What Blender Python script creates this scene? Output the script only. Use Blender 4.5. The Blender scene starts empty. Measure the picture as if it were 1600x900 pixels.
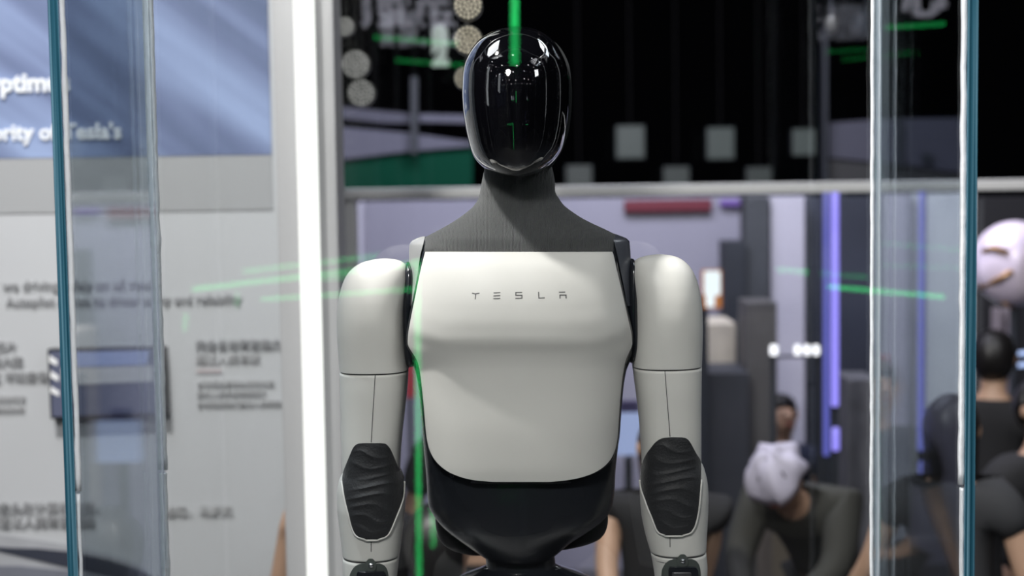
import bpy, bmesh, math, random
from mathutils import Vector, Matrix, Euler
random.seed(7)
C = bpy.context.scene.collection
PI = math.pi

# ------------------------------------------------------------------ camera
FPX = 2400.0                      # focal length in pixels of a 1600 px wide frame
CAM_Z = 2.43
PITCH = 0.071                     # looking slightly down
ROLL = 0.0145
r0 = Vector((1, 0, 0)); fw = Vector((0, math.cos(PITCH), -math.sin(PITCH)))
u0 = Vector((0, math.sin(PITCH), math.cos(PITCH)))
RT = r0*math.cos(ROLL) - u0*math.sin(ROLL)
UP = r0*math.sin(ROLL) + u0*math.cos(ROLL)
CAM = Vector((0, 0, CAM_Z))
cam = bpy.data.cameras.new('camera'); camo = bpy.data.objects.new('camera', cam); C.objects.link(camo)
M = Matrix((RT, UP, -fw)).transposed().to_4x4(); M.translation = CAM
camo.matrix_world = M
cam.sensor_width = 36; cam.lens = FPX/1600*36; cam.clip_start = .05; cam.clip_end = 100
cam.dof.use_dof = True; cam.dof.focus_distance = 2.36; cam.dof.aperture_fstop = 2.8
bpy.context.scene.camera = camo

def at(px, py, Y):
    """the world point that shows at photo pixel (px, py) and lies at depth Y"""
    d = fw*FPX + RT*(px-800) + UP*(450-py)
    return CAM + d*(Y/d.y)

# ------------------------------------------------------------------ world, lights, exposure
sc = bpy.context.scene
w = bpy.data.worlds.new('world'); sc.world = w; w.use_nodes = True
w.node_tree.nodes['Background'].inputs[0].default_value = (.6, .68, .85, 1)
w.node_tree.nodes['Background'].inputs[1].default_value = .05
sc.view_settings.view_transform = 'Standard'; sc.view_settings.look = 'None'
sc.view_settings.exposure = 0.0; sc.view_settings.gamma = 1; sc.view_settings.use_curve_mapping = False
sc.cycles.max_bounces = 14; sc.cycles.transparent_max_bounces = 32; sc.cycles.glossy_bounces = 6
sc.cycles.use_denoising = True
sc.cycles.sample_clamp_indirect = 6

def area(name, loc, target, size, power, color=(1, 1, 1), size_y=None, shape=None):
    l = bpy.data.lights.new(name, 'AREA'); l.energy = power; l.color = color; l.size = size
    if size_y: l.shape = 'RECTANGLE'; l.size_y = size_y
    if shape: l.shape = shape
    o = bpy.data.objects.new(name, l); C.objects.link(o); o.location = loc
    o.rotation_euler = (Vector(target)-Vector(loc)).to_track_quat('-Z', 'Y').to_euler()
    return o
area('key_hall_lamp', (-1.3, 1.9, 5.2), (0, 2.36, 2.2), 0.2, 195, (1, .975, .93), shape='DISK')
area('added_front_fill', (-.9, -1.6, 5.0), (.1, 2.4, 2.0), .7, 150, (1, .98, .95), shape='DISK')  # added soft fill from the front, no known fixture
area('right_hall_lamp', (2.9, -.4, 4.6), (.3, 2.4, 2.0), .7, 22, (.97, .98, 1))
area('left_wall_lamp', (-1.6, 2.7, 5.2), (-1.5, 4.6, 1.8), 1.2, 42, (.95, .97, 1))
area('back_hall_lamp', (0.3, 6.8, 4.6), (.6, 9.5, 1.2), 3.0, 240, (.86, .86, 1), 1.2)
area('visitor_lamp', (2.2, 3.6, 5.2), (1.8, 5.2, 1.0), 1.2, 60, (.95, .96, 1))

# ------------------------------------------------------------------ materials
MT = {}
def mat(name, col, rough=.5, metal=0., spec=.5, coat=0., emit=None, estr=0., bump=0., bscale=60., var=0., vscale=4., sheen=0., kind='noise'):
    if name in MT: return MT[name]
    m = bpy.data.materials.new(name); m.use_nodes = True; nt = m.node_tree; b = nt.nodes['Principled BSDF']
    b.inputs['Base Color'].default_value = (*col, 1); b.inputs['Roughness'].default_value = rough
    b.inputs['Metallic'].default_value = metal; b.inputs['Specular IOR Level'].default_value = spec
    b.inputs['Coat Weight'].default_value = coat; b.inputs['Coat Roughness'].default_value = .04
    b.inputs['Sheen Weight'].default_value = sheen
    if emit: b.inputs['Emission Color'].default_value = (*emit, 1); b.inputs['Emission Strength'].default_value = estr
    tc = nt.nodes.new('ShaderNodeTexCoord')
    def tex(scale):
        if kind == 'noise':
            t = nt.nodes.new('ShaderNodeTexNoise'); t.inputs['Scale'].default_value = scale; t.inputs['Detail'].default_value = 5
        else:
            t = nt.nodes.new('ShaderNodeTexWave'); t.inputs['Scale'].default_value = scale
            t.inputs['Distortion'].default_value = 3.; t.inputs['Detail'].default_value = 2; t.inputs['Detail Scale'].default_value = .6
        nt.links.new(tc.outputs['Object'], t.inputs['Vector']); return t
    if bump:
        t = tex(bscale); bp = nt.nodes.new('ShaderNodeBump'); bp.inputs['Strength'].default_value = bump; bp.inputs['Distance'].default_value = .002
        nt.links.new(t.outputs['Fac' if kind == 'noise' else 'Fac'], bp.inputs['Height']); nt.links.new(bp.outputs[0], b.inputs['Normal'])
    if var:
        t = nt.nodes.new('ShaderNodeTexNoise'); t.inputs['Scale'].default_value = vscale; t.inputs['Detail'].default_value = 3
        nt.links.new(tc.outputs['Object'], t.inputs['Vector'])
        mx = nt.nodes.new('ShaderNodeMix'); mx.data_type = 'RGBA'
        mx.inputs[6].default_value = tuple(c*(1-var) for c in col)+(1,); mx.inputs[7].default_value = tuple(min(1, c*(1+var)) for c in col)+(1,)
        nt.links.new(t.outputs['Fac'], mx.inputs[0]); nt.links.new(mx.outputs[2], b.inputs['Base Color'])
    MT[name] = m; return m

white = mat('white_plastic_shell', (.66, .655, .63), .42, spec=.38, var=.015, vscale=9)
blackgloss = mat('black_gloss_shell', (.011, .013, .018), .2, spec=.5, coat=.4, var=.2, vscale=12)
bellyblack = mat('black_satin_shell', (.012, .014, .018), .27, spec=.5, var=.2, vscale=12)
visormat = mat('black_visor', (.002, .002, .003), .02, spec=.6, coat=1.)
headmat = mat('dark_head_shell', (.03, .032, .036), .42)
neckfab = mat('ribbed_charcoal_fabric', (.062, .066, .068), .8, bump=.9, bscale=150, kind='wave', var=.1, vscale=30, sheen=.1)
padfab = mat('folded_black_fabric', (.012, .013, .016), .62, bump=.5, bscale=300, var=.3, vscale=40, sheen=.15)
seam = mat('dark_seam', (.05, .05, .055), .6)
logom = mat('grey_print', (.09, .09, .09), .5)
joint = mat('grey_green_joint', (.10, .115, .11), .4, metal=.3)
steel = mat('steel', (.6, .6, .62), .25, metal=1.)
chrome = mat('pale_rim', (.5, .52, .55), .15, metal=.7)

def glass_mat(tint=(.982, .986, .985, 1), nm='clear_pane'):
    m = bpy.data.materials.new(nm); m.use_nodes = True; nt = m.node_tree; nt.nodes.clear()
    N = nt.nodes.new; L = nt.links.new
    out = N('ShaderNodeOutputMaterial'); mix = N('ShaderNodeMixShader'); tr = N('ShaderNodeBsdfTransparent'); gl = N('ShaderNodeBsdfGlossy')
    fr = N('ShaderNodeFresnel'); geo = N('ShaderNodeNewGeometry')
    mr = N('ShaderNodeMapRange'); mr.inputs[3].default_value = 1.5; mr.inputs[4].default_value = 1/1.5
    L(geo.outputs['Backfacing'], mr.inputs[0]); L(mr.outputs[0], fr.inputs['IOR'])
    tr.inputs[0].default_value = tint; gl.inputs['Roughness'].default_value = 0.0; gl.inputs[0].default_value = (1, 1, 1, 1)
    L(fr.outputs[0], mix.inputs[0]); L(tr.outputs[0], mix.inputs[1]); L(gl.outputs[0], mix.inputs[2]); L(mix.outputs[0], out.inputs[0])
    return m
glass = glass_mat(); glass_side = glass_mat((.79, .835, .865, 1), 'darkened_side_pane')  # side panes tinted darker in place of light lost at grazing angles
def edge_mat():
    m = bpy.data.materials.new('teal_glass_edge'); m.use_nodes = True; nt = m.node_tree; b = nt.nodes['Principled BSDF']; N = nt.nodes.new; L = nt.links.new
    tc = N('ShaderNodeTexCoord'); mp = N('ShaderNodeMapping'); mp.inputs['Scale'].default_value = (260, 1, 1.1); n = N('ShaderNodeTexNoise'); n.inputs['Scale'].default_value = 1.; n.inputs['Detail'].default_value = 2
    cr = N('ShaderNodeValToRGB'); e = cr.color_ramp.elements; e[0].position = .36; e[0].color = (.008, .05, .08, 1); e[1].position = .68; e[1].color = (.16, .32, .42, 1); q = e.new(.52); q.color = (.03, .12, .18, 1)
    L(tc.outputs['Object'], mp.inputs[0]); L(mp.outputs[0], n.inputs['Vector']); L(n.outputs['Fac'], cr.inputs[0]); L(cr.outputs[0], b.inputs['Base Color']); b.inputs['Roughness'].default_value = .15
    return m
gedge = edge_mat()
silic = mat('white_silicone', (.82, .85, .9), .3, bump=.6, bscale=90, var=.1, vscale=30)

def emis(name, col, s):
    return mat(name, (.02, .02, .02), .4, emit=col, estr=s)

# ------------------------------------------------------------------ object helpers
def link(name, mesh, m=None, parent=None, smooth=True, loc=None):
    o = bpy.data.objects.new(name, mesh); C.objects.link(o)
    if m is not None and not mesh.materials:
        mesh.materials.append(m)
    if smooth:
        mesh.polygons.foreach_set('use_smooth', [True]*len(mesh.polygons))
    if parent: o.parent = parent
    if loc is not None: o.location = loc
    return o

def tag(o, label=None, cat=None, group=None, kind=None):
    if label: o['label'] = label
    if cat: o['category'] = cat
    if group: o['group'] = group
    if kind: o['kind'] = kind
    return o

def empty(name, loc, label, cat, group=None):
    o = bpy.data.objects.new(name, None); C.objects.link(o); o.location = loc; o.empty_display_size = .1
    bpy.context.view_layer.update()
    return tag(o, label, cat, group)

def keep(o, parent):
    """parent without moving: mesh data are in world space, thing sits at its base"""
    o.parent = parent
    loc = Vector((0, 0, 0)); p = parent
    while p is not None: loc += p.location; p = p.parent
    o.location = -loc
    return o

def mesh_from(name, V, F):
    me = bpy.data.meshes.new(name); me.from_pydata([tuple(v) for v in V], [], F); me.update(); return me

def part(name, V, F, m, parent=None, smooth=True):
    o = link(name, mesh_from(name, V, F), m, None, smooth)
    if parent is not None: keep(o, parent)
    return o

def from_bm(name, bm, m, parent=None, smooth=False):
    me = bpy.data.meshes.new(name); bmesh.ops.recalc_face_normals(bm, faces=bm.faces); bm.to_mesh(me); bm.free()
    o = link(name, me, m, None, smooth)
    if parent is not None: keep(o, parent)
    return o

def bm_box(bm, lo, hi, bev=0.):
    r = bmesh.ops.create_cube(bm, size=1.0)
    vs = r['verts']
    for v in vs:
        v.co = Vector([lo[i] + (v.co[i]+.5)*(hi[i]-lo[i]) for i in range(3)])
    if bev:
        es = list({e for v in vs for e in v.link_edges})
        bmesh.ops.bevel(bm, geom=es, offset=bev, segments=2, affect='EDGES', profile=.6)

def box(name, lo, hi, m, parent=None, bev=0.):
    bm = bmesh.new(); bm_box(bm, lo, hi, bev); return from_bm(name, bm, m, parent)

def pxbox(name, x0, y0, x1, y1, Y, depth, m, parent=None, bev=0.):
    """box whose front face, at depth Y, shows over this pixel rectangle"""
    a = at((x0+x1)/2, (y0+y1)/2, Y); hw = (x1-x0)/2*Y/FPX; hh = (y1-y0)/2*Y/FPX
    return box(name, (a.x-hw, Y, a.z-hh), (a.x+hw, Y+depth, a.z+hh), m, parent, bev)

def cyl(bm, p, q, r, seg=16, r2=None):
    p = Vector(p); q = Vector(q); d = q-p
    res = bmesh.ops.create_cone(bm, cap_ends=True, segments=seg, radius1=r, radius2=r if r2 is None else r2, depth=d.length)
    rot = d.to_track_quat('Z', 'Y').to_matrix().to_4x4(); rot.translation = (p+q)/2
    bmesh.ops.transform(bm, matrix=rot, verts=res['verts'])

def tube(name, pts, r, m, parent=None, seg=8, closed=False):
    pts = [Vector(p) for p in pts]; n = len(pts); V = []; F = []
    for i, p in enumerate(pts):
        a = pts[(i-1) % n] if (closed or i > 0) else p; b = pts[(i+1) % n] if (closed or i < n-1) else p
        t = (b-a).normalized(); s = t.cross(Vector((0, 1, 0)));
        if s.length < 1e-3: s = t.cross(Vector((0, 0, 1)))
        s.normalize(); u = s.cross(t)
        rr = r[i] if isinstance(r, (list, tuple)) else r
        for k in range(seg):
            an = 2*PI*k/seg; V.append(p+s*math.cos(an)*rr+u*math.sin(an)*rr)
    m_ = n if closed else n-1
    for i in range(m_):
        for k in range(seg):
            a = i*seg+k; b = i*seg+(k+1) % seg; c = ((i+1) % n)*seg+(k+1) % seg; d = ((i+1) % n)*seg+k
            F.append((a, b, c, d))
    if not closed: F.append(tuple(range(seg))[::-1]); F.append(tuple((n-1)*seg+k for k in range(seg)))
    return part(name, V, F, m, parent)

def interp(tab, t):
    """smooth (monotone cubic) interpolation of rows (t, a, b, ...)"""
    n = len(tab)
    if t <= tab[0][0]: return list(tab[0][1:])
    if t >= tab[-1][0]: return list(tab[-1][1:])
    for i in range(n-1):
        if tab[i][0] <= t <= tab[i+1][0]: break
    h = tab[i+1][0]-tab[i][0]; u = (t-tab[i][0])/h; out = []
    for k in range(1, len(tab[0])):
        d = (tab[i+1][k]-tab[i][k])/h
        def sl(j):
            if j <= 0: return (tab[1][k]-tab[0][k])/(tab[1][0]-tab[0][0])
            if j >= n-1: return (tab[-1][k]-tab[-2][k])/(tab[-1][0]-tab[-2][0])
            a = (tab[j][k]-tab[j-1][k])/(tab[j][0]-tab[j-1][0]); b = (tab[j+1][k]-tab[j][k])/(tab[j+1][0]-tab[j][0])
            if a*b <= 0: return 0
            return 2*a*b/(a+b)
        m0, m1 = sl(i), sl(i+1); y0, y1 = tab[i][k], tab[i+1][k]
        out.append((2*u**3-3*u*u+1)*y0+(u**3-2*u*u+u)*h*m0+(-2*u**3+3*u*u)*y1+(u**3-u*u)*h*m1)
    return out

class Loft:
    """rows: (py, xl, xr, front depth, back depth, exponent) in photo pixels at depth Yc; becomes rings in world space"""
    def __init__(self, rows, Yc):
        self.Yc = Yc; self.rows = rows; self.k = []
        for (py, xl, xr, f, b, n) in rows:
            a = at(xl, py, Yc); c = at(xr, py, Yc)
            self.k.append(((a.z+c.z)/2, (a.x+c.x)/2, (c.x-a.x)/2, f, b, n))
        self.k.sort()
    def ring(self, z): return interp(self.k, z)
    def front(self, x, z, grow=0.):
        xc, hw, f, b, n = self.ring(z); hw += grow; f += grow
        u = min(.9995, abs(x-xc)/hw)
        return self.Yc - f*(1-u**n)**(1/n)
    def mesh(self, name, m, parent, steps=60, seg=64, z0=None, z1=None, endpow=1., deform=None):
        V = []; F = []
        z0 = self.k[0][0] if z0 is None else z0; z1 = self.k[-1][0] if z1 is None else z1
        # denser rings near both ends
        for i in range(steps+1):
            t = i/steps; t = t if endpow == 1 else (.5-.5*math.cos(PI*t))
            z = z0+(z1-z0)*t; xc, hw, f, b, n = self.ring(z)
            for k in range(seg):
                a = 2*PI*k/seg; c, s = math.cos(a), math.sin(a)
                ex = 2/n; X = (abs(c)**ex)*(1 if c >= 0 else -1); Yy = (abs(s)**ex)*(1 if s >= 0 else -1)
                p = Vector((xc+hw*X, self.Yc-(f if s >= 0 else b)*Yy, z))
                if deform: p = deform(p, a)
                V.append(p)
        for i in range(steps):
            for k in range(seg):
                a = i*seg+k; b_ = i*seg+(k+1) % seg
                F.append((a, b_, b_+seg, a+seg))
        F.append(tuple(range(seg))[::-1]); F.append(tuple(steps*seg+k for k in range(seg)))
        return part(name, V, F, m, parent)

def patch(name, outline, front, m, parent, off=.004, thick=.006, rows=60, cols=40, yref=2.3, bev=0., dz=None):
    """a shell that lies on a surface and fills the pixel outline rows (py, xl, xr)"""
    V = []; F = []
    y0, y1 = outline[0][0], outline[-1][0]
    def place(px, py, u, v):
        Y = yref
        for _ in range(7):
            p = at(px, py, Y); Yn = front(p.x, p.z, px, py) - off
            Y = .5*Y+.5*Yn
        p = at(px, py, Y)
        if dz: p.y -= dz(u, v, p)
        return p
    for j in range(rows+1):
        v = j/rows; v = .5-.5*math.cos(PI*v); py = y0+(y1-y0)*v; xl, xr = interp(outline, py)
        for i in range(cols+1):
            u = .5-.5*math.cos(PI*i/cols); u = .6*u+.4*i/cols
            V.append(place(xl+(xr-xl)*u, py, u, v))
    nc = cols+1
    for j in range(rows):
        for i in range(cols):
            a = j*nc+i; F.append((a, a+nc, a+nc+1, a+1))
    # thickness: second sheet behind and a rim
    nv = len(V)
    V += [p+Vector((0, thick, 0)) for p in V]
    F += [tuple(nv+i for i in f[::-1]) for f in F]
    rim = [i for i in range(nc)]+[j*nc+cols for j in range(1, rows+1)]+[rows*nc+i for i in range(cols-1, -1, -1)]+[j*nc for j in range(rows-1, 0, -1)]
    for q in range(len(rim)):
        a, b = rim[q], rim[(q+1) % len(rim)]
        F.append((a, b, b+nv, a+nv))
    o = part(name, V, F, m, parent)
    if bev:
        md = o.modifiers.new('bevel', 'BEVEL'); md.width = bev; md.segments = 2; md.limit_method = 'ANGLE'; md.angle_limit = math.radians(50)
    return o, place

def text(name, s, loc, size, m, parent=None, rot=(PI/2, 0, 0), bold=0., align='LEFT', extrude=.0012, sx=1.):
    cu = bpy.data.curves.new(name, 'FONT'); cu.body = s; cu.size = size; cu.offset = bold; cu.extrude = extrude; cu.align_x = align
    cu.space_character = 1.0; cu.resolution_u = 2
    o = bpy.data.objects.new(name+'_c', cu); o.rotation_euler = rot; o.scale = (sx, 1, 1)
    C.objects.link(o); bpy.context.view_layer.update()
    me = bpy.data.meshes.new_from_object(o.evaluated_get(bpy.context.evaluated_depsgraph_get()))
    mw = Euler(rot).to_matrix().to_4x4() @ Matrix.Diagonal((sx, 1, 1, 1)); mw.translation = Vector(loc)
    me.transform(mw); bpy.data.objects.remove(o); me.materials.clear()
    q = link(name, me, m, None, False)
    if parent is not None: keep(q, parent)
    return q

# ------------------------------------------------------------------ hall shell
darkceil = mat('black_painted_hall', (.0008, .0009, .0014), .9, spec=.05, var=.3)
carpet = mat('dark_grey_carpet', (.06, .06, .068), .95, bump=.4, bscale=300, var=.15, vscale=3)
tag(box('floor', (-9, -8, -.1), (9, 16, 0), carpet), kind='structure')
tag(box('ceiling', (-9, -8, 6.2), (9, 16, 6.3), darkceil), kind='structure')
tag(box('wall_back', (-9, 15, 0), (9, 15.1, 6.2), darkceil), kind='structure')
tag(box('wall_front', (-9, -8.1, 0), (9, -8, 6.2), darkceil), kind='structure')
tag(box('wall_right', (9, -8, 0), (9.1, 15, 6.2), darkceil), kind='structure')
tag(box('wall_side', (-9.1, -8, 0), (-9, 15, 6.2), darkceil), kind='structure')

# exhibition wall on the left
YW = 4.6
wallw = mat('white_exhibition_wall', (.48, .495, .52), .7, var=.02)
wl = tag(box('wall_left', (-6, YW, 0), (at(437, 450, YW).x, YW+.12, 4.2), wallw), kind='structure')
def mural():
    m = bpy.data.materials.new('blue_streaked_print'); m.use_nodes = True; nt = m.node_tree; b = nt.nodes['Principled BSDF']
    N = nt.nodes.new; L = nt.links.new
    tc = N('ShaderNodeTexCoord'); mp = N('ShaderNodeMapping'); mp.vector_type = 'TEXTURE'; mp.inputs['Rotation'].default_value = (0, math.radians(38), 0)
    mp.inputs['Scale'].default_value = (2.6, 1, .26)
    n = N('ShaderNodeTexNoise'); n.inputs['Scale'].default_value = 1.7; n.inputs['Detail'].default_value = 2.5; n.inputs['Distortion'].default_value = .25
    L(tc.outputs['Object'], mp.inputs[0]); L(mp.outputs[0], n.inputs['Vector'])
    cr = N('ShaderNodeValToRGB'); e = cr.color_ramp.elements
    e[0].position = .32; e[0].color = (.07, .10, .19, 1); e[1].position = .76; e[1].color = (.30, .39, .62, 1)
    q = e.new(.5); q.color = (.14, .18, .32, 1)
    L(n.outputs['Fac'], cr.inputs[0]); L(cr.outputs[0], b.inputs['Base Color']); b.inputs['Roughness'].default_value = .6
    return m
zb = at(250, 244, YW).z
keep(box('mural_print', (-2.6, YW-.006, zb), (at(430, 450, YW).x, YW, 4.15), mural()), wl)
greyb = mat('light_grey_band', (.34, .35, .365), .7)
keep(box('grey_band', (-2.6, YW-.004, at(250, 330, YW).z), (at(430, 450, YW).x, YW, zb), greyb), wl)
tw = mat('white_raised_lettering', (.85, .88, .92), .4)
tg = mat('dark_grey_print', (.27, .275, .29), .6)
tl = mat('mid_grey_print', (.43, .435, .45), .6)
tred = mat('faint_red_print', (.45, .2, .2), .6)
def wtext(s, px, py, h, m, bold=0., align='LEFT', sx=1., ext=.002, name='printed_line'):
    p = at(px, py, YW)
    return text(name, s, (p.x, YW-.008, p.z), h*YW/FPX, m, wl, bold=bold, align=align, extrude=ext, sx=sx)
wtext('Optimus', 112, 142, 40, tw, .0022, 'RIGHT', ext=.008, name='raised_heading')
wtext("majority of Tesla's", 192, 216, 34, tw, .0018, 'RIGHT', ext=.006, name='raised_heading')
wtext('we driving safely on all roads', 250, 449, 21, tg, .0006, 'RIGHT')
wtext('Autopilot shows its driver safety and reliability', 378, 472, 19.5, tg, .0006, 'RIGHT')
wtext('完全自动驾驶能力计', 306, 545, 17, tg, .0005)
wtext('超过人类驾驶', 306, 566, 17, tl)
wtext('———', 308, 583, 13, tred)
wtext('自动驾驶摄像头视觉处理', 308, 603, 11, tl)
wtext('超过人类安全驾驶能力', 308, 618, 11, tl)
wtext('自动驾驶能力超过人类驾驶水平计', 308, 634, 11, tl)
wtext('芯片', 28, 547, 17, tg, .0005, 'RIGHT')
wtext('算法大脑', 38, 570, 17, tg, .0005, 'RIGHT')
wtext('不仅 不知疲倦', 76, 594, 17, tg, .0005, 'RIGHT')
wtext('自动驾驶视觉', 42, 626, 11, tl, 0, 'RIGHT')
wtext('安全驾驶系统', 40, 642, 11, tl, 0, 'RIGHT')
wtext('摄像头和计算机视觉，', 168, 798, 19, tg, .0006, 'RIGHT')
wtext('驾驶以人类驾驶经验', 150, 820, 19, tg, .0006, 'RIGHT')
wtext('埃隆，马斯克', 258, 804, 18, tl, .0004)
# printed picture of a car along the foot of the wall
def flat(name, pts, Y, m, parent, th=.003):
    V = [at(x, y, Y) for x, y in pts]; V = [Vector((p.x, Y-th, p.z)) for p in V]; n = len(V)
    V += [Vector((p.x, Y, p.z)) for p in V[:n]]
    F = [tuple(range(n))[::-1], tuple(range(n, 2*n))]+[(i, (i+1) % n, (i+1) % n+n, i+n) for i in range(n)]
    o = part(name, V, F, m, parent, smooth=False); return o
pc1 = mat('printed_silver_paint', (.36, .37, .40), .6, var=.25, vscale=6); pc2 = mat('printed_dark_glass', (.03, .035, .055), .6); pc3 = mat('printed_grey_paint', (.17, .18, .22), .6, var=.3, vscale=8)
flat('printed_car_body', [(-60, 828), (20, 838), (70, 845), (130, 856), (180, 868), (215, 880), (250, 905), (260, 1000), (-60, 1000)], YW-.005, pc1, wl)
flat('printed_car_window', [(-40, 852), (20, 856), (60, 857), (110, 862), (170, 874), (225, 892), (240, 905), (190, 905), (100, 885), (20, 866)], YW-.009, pc2, wl)
flat('printed_car_sill', [(-60, 884), (30, 884), (120, 893), (200, 912), (240, 960), (-60, 960)], YW-.010, pc3, wl)
# framed screen with a dashboard picture
scr = empty('wall_screen', (at(174, 650, YW).x, YW, at(174, 650, YW).z), 'dark wall screen with a car cabin picture, hung on the white exhibition wall', 'screen')
pb = mat('black_screen_frame', (.01, .01, .013), .3)
def quadbox(name, pts, Y0, Y1, m, parent):
    V = [at(x, y, YW) for x, y in pts]; V = [Vector((p.x, Y0, p.z)) for p in V]+[Vector((p.x, Y1, p.z)) for p in V]
    n = len(pts); F = [tuple(range(n))[::-1], tuple(range(n, 2*n))]+[(i, (i+1) % n, (i+1) % n+n, i+n) for i in range(n)]
    return part(name, V, F, m, parent, False)
quadbox('screen_frame', [(82, 543), (262, 540), (267, 644), (87, 651)], YW-.05, YW, pb, scr)
quadbox('screen_image', [(86, 546), (259, 543), (263, 641), (90, 647)], YW-.053, YW-.049, mat('screen_dark_blue', (.06, .065, .10), .3, emit=(.10, .11, .17), estr=.5), scr)
quadbox('sky_image', [(104, 547), (240, 545), (236, 566), (110, 570)], YW-.056, YW-.052, mat('screen_sky', (.2, .24, .4), .3, emit=(.25, .3, .5), estr=.5), scr)
quadbox('dashboard_image', [(104, 572), (246, 568), (246, 592), (150, 596), (108, 598)], YW-.058, YW-.052, mat('screen_pale', (.3, .3, .32), .3, emit=(.5, .5, .5), estr=.4), scr)
for a in ((86, 552, 98, 562), (88, 576, 100, 586), (88, 600, 101, 609), (250, 556, 258, 566), (252, 584, 259, 594)):
    quadbox('highlight_image', [(a[0], a[1]), (a[2], a[1]+8), (a[2], a[3]+6), (a[0], a[3])], YW-.058, YW-.052, mat('screen_white', (.6, .6, .6), .3, emit=(.6, .62, .65), estr=.4), scr)

# light grey pillar with its light tube
YP = 3.9
pil = empty('exhibition_pillar', (at(480, 450, YP).x, YP, 0), 'light grey square pillar at the end of the white wall', 'pillar')
pg = mat('light_grey_pillar', (.40, .40, .415), .6, var=.02)
a, b = at(436, 450, YP), at(530, 450, YP)
keep(box('column', (a.x, YP, 0), (b.x, YP+.18, 4.2), pg, bev=.004), pil)
keep(box('base_plate', (a.x-.03, YP-.03, 0), (b.x+.03, YP+.21, .02), steel), pil)
lt = empty('light_tube', (at(480, 450, YP).x, YP-.02, 0), 'bright white vertical light tube on the grey pillar', 'light')
keep(tube('diffuser', [at(474.5, 0, YP-.03)+Vector((0, 0, 1.2)), Vector((at(485.5, 450, YP-.03).x, YP-.03, .25))][::1], .0265, emis('white_tube_glow', (1, 1, .96), 1.5), None, 20), lt)
keep(box('mounting_channel', (at(486, 450, YP).x-.02, YP-.012, .2), (at(486, 450, YP).x+.02, YP, 4.0), steel), lt)
for zz in (.22, 4.0):
    bm = bmesh.new(); x = at(482, 450, YP-.03).x; cyl(bm, (x, YP-.03, zz-.03), (x, YP-.03, zz+.03), .03, 20); from_bm('end_cap', bm, steel, lt, True)

# ------------------------------------------------------------------ display case
STAGE = .94
YF, YB = 2.118, 2.67          # outer front face, back
TH = .014
xL = at(98, 450, YF).x; xR = at(1518, 450, YF).x
ZT = 3.25
stw = mat('white_plinth_laminate', (.6, .6, .6), .35)
pl = empty('display_plinth', (0, 2.4, 0), 'white plinth under the glass case and the robot', 'plinth')
keep(box('plinth_body', (xL-.08, YF-.10, 0.03), (xR+.08, YB+.12, STAGE-.03), stw, bev=.006), pl)
keep(box('plinth_top', (xL-.1, YF-.12, STAGE-.03), (xR+.1, YB+.14, STAGE), stw, bev=.004), pl)
keep(box('kick_board', (xL-.05, YF-.07, 0), (xR+.05, YB+.09, .03), seam), pl)
case = empty('glass_display_case', (0, 2.4, STAGE), 'tall clear glass display case around the white robot', 'display case')
def pane(name, lo, hi):
    o = box(name, lo, hi, glass_side if name == 'side_pane' else glass, case); return o
e = .0015
pane('front_pane', (xL+TH/2+e, YF+.003, STAGE+.002), (xR-TH/2-e, YF+.003+.010, ZT))
pane('back_pane', (xL+TH/2+e, YB-.013, STAGE+.002), (xR-TH/2-e, YB-.003, ZT))
for s, x in ((-1, xL), (1, xR)):
    o = pane('side_pane', (x-TH/2, YF+.004, STAGE+.002), (x+TH/2, YB-.004, ZT))
    # polished front and rear edges of the side pane
    k = box('polished_edge', (x-TH/2, YF, STAGE+.002), (x+TH/2, YF+.004, ZT), gedge, case)
    k = box('polished_edge', (x-TH/2, YB-.004, STAGE+.002), (x+TH/2, YB, ZT), silic, case)  # rear glass edge in silicone white, its bright reflection put into the colour
# white silicone beads along the upright joints of the panes
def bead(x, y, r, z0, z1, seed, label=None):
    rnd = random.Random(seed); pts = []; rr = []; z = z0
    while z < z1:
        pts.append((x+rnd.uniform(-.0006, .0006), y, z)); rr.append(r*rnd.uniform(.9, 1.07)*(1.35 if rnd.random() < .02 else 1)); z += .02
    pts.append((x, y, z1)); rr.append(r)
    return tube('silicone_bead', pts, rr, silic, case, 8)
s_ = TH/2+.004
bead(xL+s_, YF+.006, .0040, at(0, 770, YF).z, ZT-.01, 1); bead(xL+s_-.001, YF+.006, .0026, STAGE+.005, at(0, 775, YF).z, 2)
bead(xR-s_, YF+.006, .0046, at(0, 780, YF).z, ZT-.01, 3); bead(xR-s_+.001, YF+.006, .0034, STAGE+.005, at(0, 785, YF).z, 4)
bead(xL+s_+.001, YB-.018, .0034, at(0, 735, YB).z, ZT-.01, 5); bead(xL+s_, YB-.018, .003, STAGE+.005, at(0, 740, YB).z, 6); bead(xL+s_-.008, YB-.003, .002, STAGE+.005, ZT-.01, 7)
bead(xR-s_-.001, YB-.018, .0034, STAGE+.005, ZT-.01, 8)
capm = mat('brushed_case_cap', (.3, .31, .33), .35, metal=.6)
keep(box('top_frame_rail', (xL-TH/2, YF, ZT), (xR+TH/2, YF+.03, ZT+.03), capm), case)
keep(box('top_frame_rail', (xL-TH/2, YB-.03, ZT), (xR+TH/2, YB, ZT+.03), capm), case)
keep(box('top_frame_rail', (xL-TH/2, YF+.03, ZT), (xL+.02, YB-.03, ZT+.03), capm), case)
keep(box('top_frame_rail', (xR-.02, YF+.03, ZT), (xR+TH/2, YB-.03, ZT+.03), capm), case)

# ------------------------------------------------------------------ the robot
YR = 2.40
rob = empty('humanoid_robot', (0, YR, STAGE), 'white and black humanoid robot with a glossy black faceless head, standing in the glass case', 'robot')

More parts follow.
